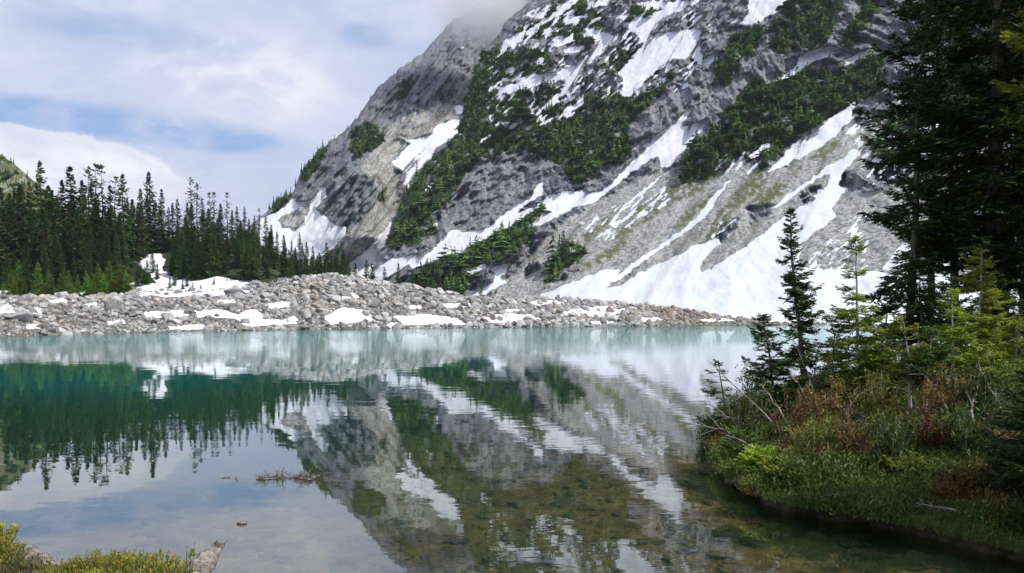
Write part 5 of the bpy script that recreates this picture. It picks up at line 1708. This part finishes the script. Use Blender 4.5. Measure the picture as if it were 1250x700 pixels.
for i, (o, kd, px, yt_, h) in enumerate(sorted(FOOT_T, key=lambda f: f[2])):
    tag(o, 'small conifer behind the moraine crest at the mountain foot, %s from the left' % ORD[i], 'conifer', 'small conifers at the mountain foot')
for i, (o, px) in enumerate(RIDGE_TREES):
    tag(o, 'tiny conifer on the skyline of the rear shoulder, %s from the bottom' % ORD[i], 'conifer', 'conifers along the rear skyline')
tag(LONE, 'lone pointed fir rising from scrub on the grey scree', 'conifer')

# near bank
BL = {
    'slim': 'slim tall fir alone against the snowfield at the water, leaning left',
    'slim2': 'thinner second stem beside the slim fir, half its height',
    'lean': 'short ragged fir left of the slim fir, leaning over the lake',
    'water': 'small sparse fir sprig on the outermost tip of the bank',
    'young': 'young yellow-green fir with a pale trunk, right of the slim fir',
    'lime': 'bright yellow-green young fir in front of the dark big trunks',
    'sap1': 'green sapling with a curved pale stem below the tall branchy fir',
    'sap2': 'short sapling with a pale curved stem, just right of the curved one',
    'sap3': 'yellow-green sapling with a straight pale stem left of the brightest young fir',
    'sap4': 'yellow-green sapling close to the right edge, above the dark frond',
    'sap5': 'dull green sapling between the young pale fir and the tall branchy fir',
    'sap6': 'short pale-stemmed sapling in front of the brightest young fir',
    'edge_low': 'low feathery yellow-green fir at the lip of the bank, over the water',
    'edge_low2': 'low feathery fir at the lip of the bank, right of its twin',
    'edge_low3': 'low dull green fir leaning over the water above the lip',
    'low4': 'low feathery yellow-green fir at the lip, third from the tip of the bank',
    'low5': 'low green fir at the bank lip below the young pale fir',
    'low6': 'low feathery fir at the bank lip below the curved saplings',
    'mid1': 'middle-sized green fir at the foot of the tiered fir, on its right',
    'mid2': 'middle-sized green fir in the gap left of the thickest trunk',
    'mid3': 'middle-sized green fir in the gap right of the thickest trunk',
    'mid4': 'middle-sized green fir at the foot of the tiered fir, on its left',
    'dusk': 'small dark fir behind, between the slim fir and the young pale fir',
    'tall': 'tall dark fir with separate tiers of branches, leftmost of the big firs',
    'main': 'huge dark fir with the thickest trunk',
    'back1': 'dark fir between the tiered fir and the thickest trunk',
    'edge': 'big dark fir at the right edge, right of the thickest trunk',
    'back2': 'dark fir farther back, just right of the tiered fir',
    'back3': 'dark fir farther back, seen between the thickest trunk and the right edge',
    'side': 'fir with sunlit yellow-green branches reaching in from the upper right edge',
    'corner': 'young dark green fir whose fronds reach in at the right edge, low down'}
for k, o in BANK_TREES.items():
    if k in BL:
        tag(o, BL[k], 'fir tree', 'firs on the near bank')
    else:
        tag(o, 'unseen dark fir beyond the right edge, added for its shade', 'fir tree', 'unseen firs added outside the view for shade')
near_what = ['left of the leaning ragged fir', 'at the bank lip right of the low feathery firs', 'at the bank lip under the young pale fir', 'at the bank lip under the curved saplings', 'below the foot of the young pale fir', 'below the foot of the slim fir', 'at the bank lip, third from the right edge', 'at the bank lip, second from the right edge', 'at the bank lip next to the right edge', 'between the pale fir and the curved sapling', 'below the straight pale sapling', 'left of the dark frond at the right edge', 'behind the curved sapling', 'under the right edge sapling', 'behind the brightest young fir', 'behind the young pale fir', 'behind the outermost tip of the bank', 'in front of the thickest trunk']
kindw = {'yellow': 'yellow-green leafy shrub', 'green': 'green leafy shrub', 'russet': 'russet brown shrub'}
for (o, px, kd), wh in zip(SHRUBS, near_what):
    tag(o, '%s %s' % (kindw[kd], wh), 'shrub', 'shrubs on the near bank')
dl = ['low grey dead branch pointing left at the tip of the bank', 'long dead branch slanting up left beside the leaning fir', 'steep dead branch in front of the slim fir', 'upright dead branch right of the slim fir', 'long dead branch reaching out low over the water', 'dead branch leaning right at the foot of the young pale fir', 'low dead branch in the heather right of the curved saplings', 'dead branch sticking up under the brightest young fir', 'dead branch lying left under the curved sapling', 'short dead branch lying right below the slim fir', 'steep dead branch under the straight pale sapling', 'steep dead branch beside the dark frond at the right edge', 'small bare root at the waterline under the curved saplings', 'small bare root at the waterline nearest the right edge']
for o, l in zip(DEAD, dl):
    tag(o, l, 'branch', 'dead branches on the near bank')

# foreground
for o, px, s in FORE:
    tag(o, 'low olive and yellow shrub in the clump at the bottom left', 'shrub', 'low shrubs in the bottom left')
tag(SPRIG, 'small green leafy seedling standing out of the low shrubs', 'seedling')
tag(LOG1, 'bleached lying log at the bottom left, half hidden by low shrubs', 'driftwood log')
tag(LOG2, 'broken pale log end pointing up out of the low shrubs', 'driftwood log')
tag(BR1, 'bushy dead branch floating on the calm lake', 'branch')
tag(BR2, 'little twig floating left of the bushy dead branch', 'twig')
tag(BR3, 'short dark stick floating above the broken log', 'stick')
tag(SUNK, 'dark sunken log on the shallow lake bed', 'log')
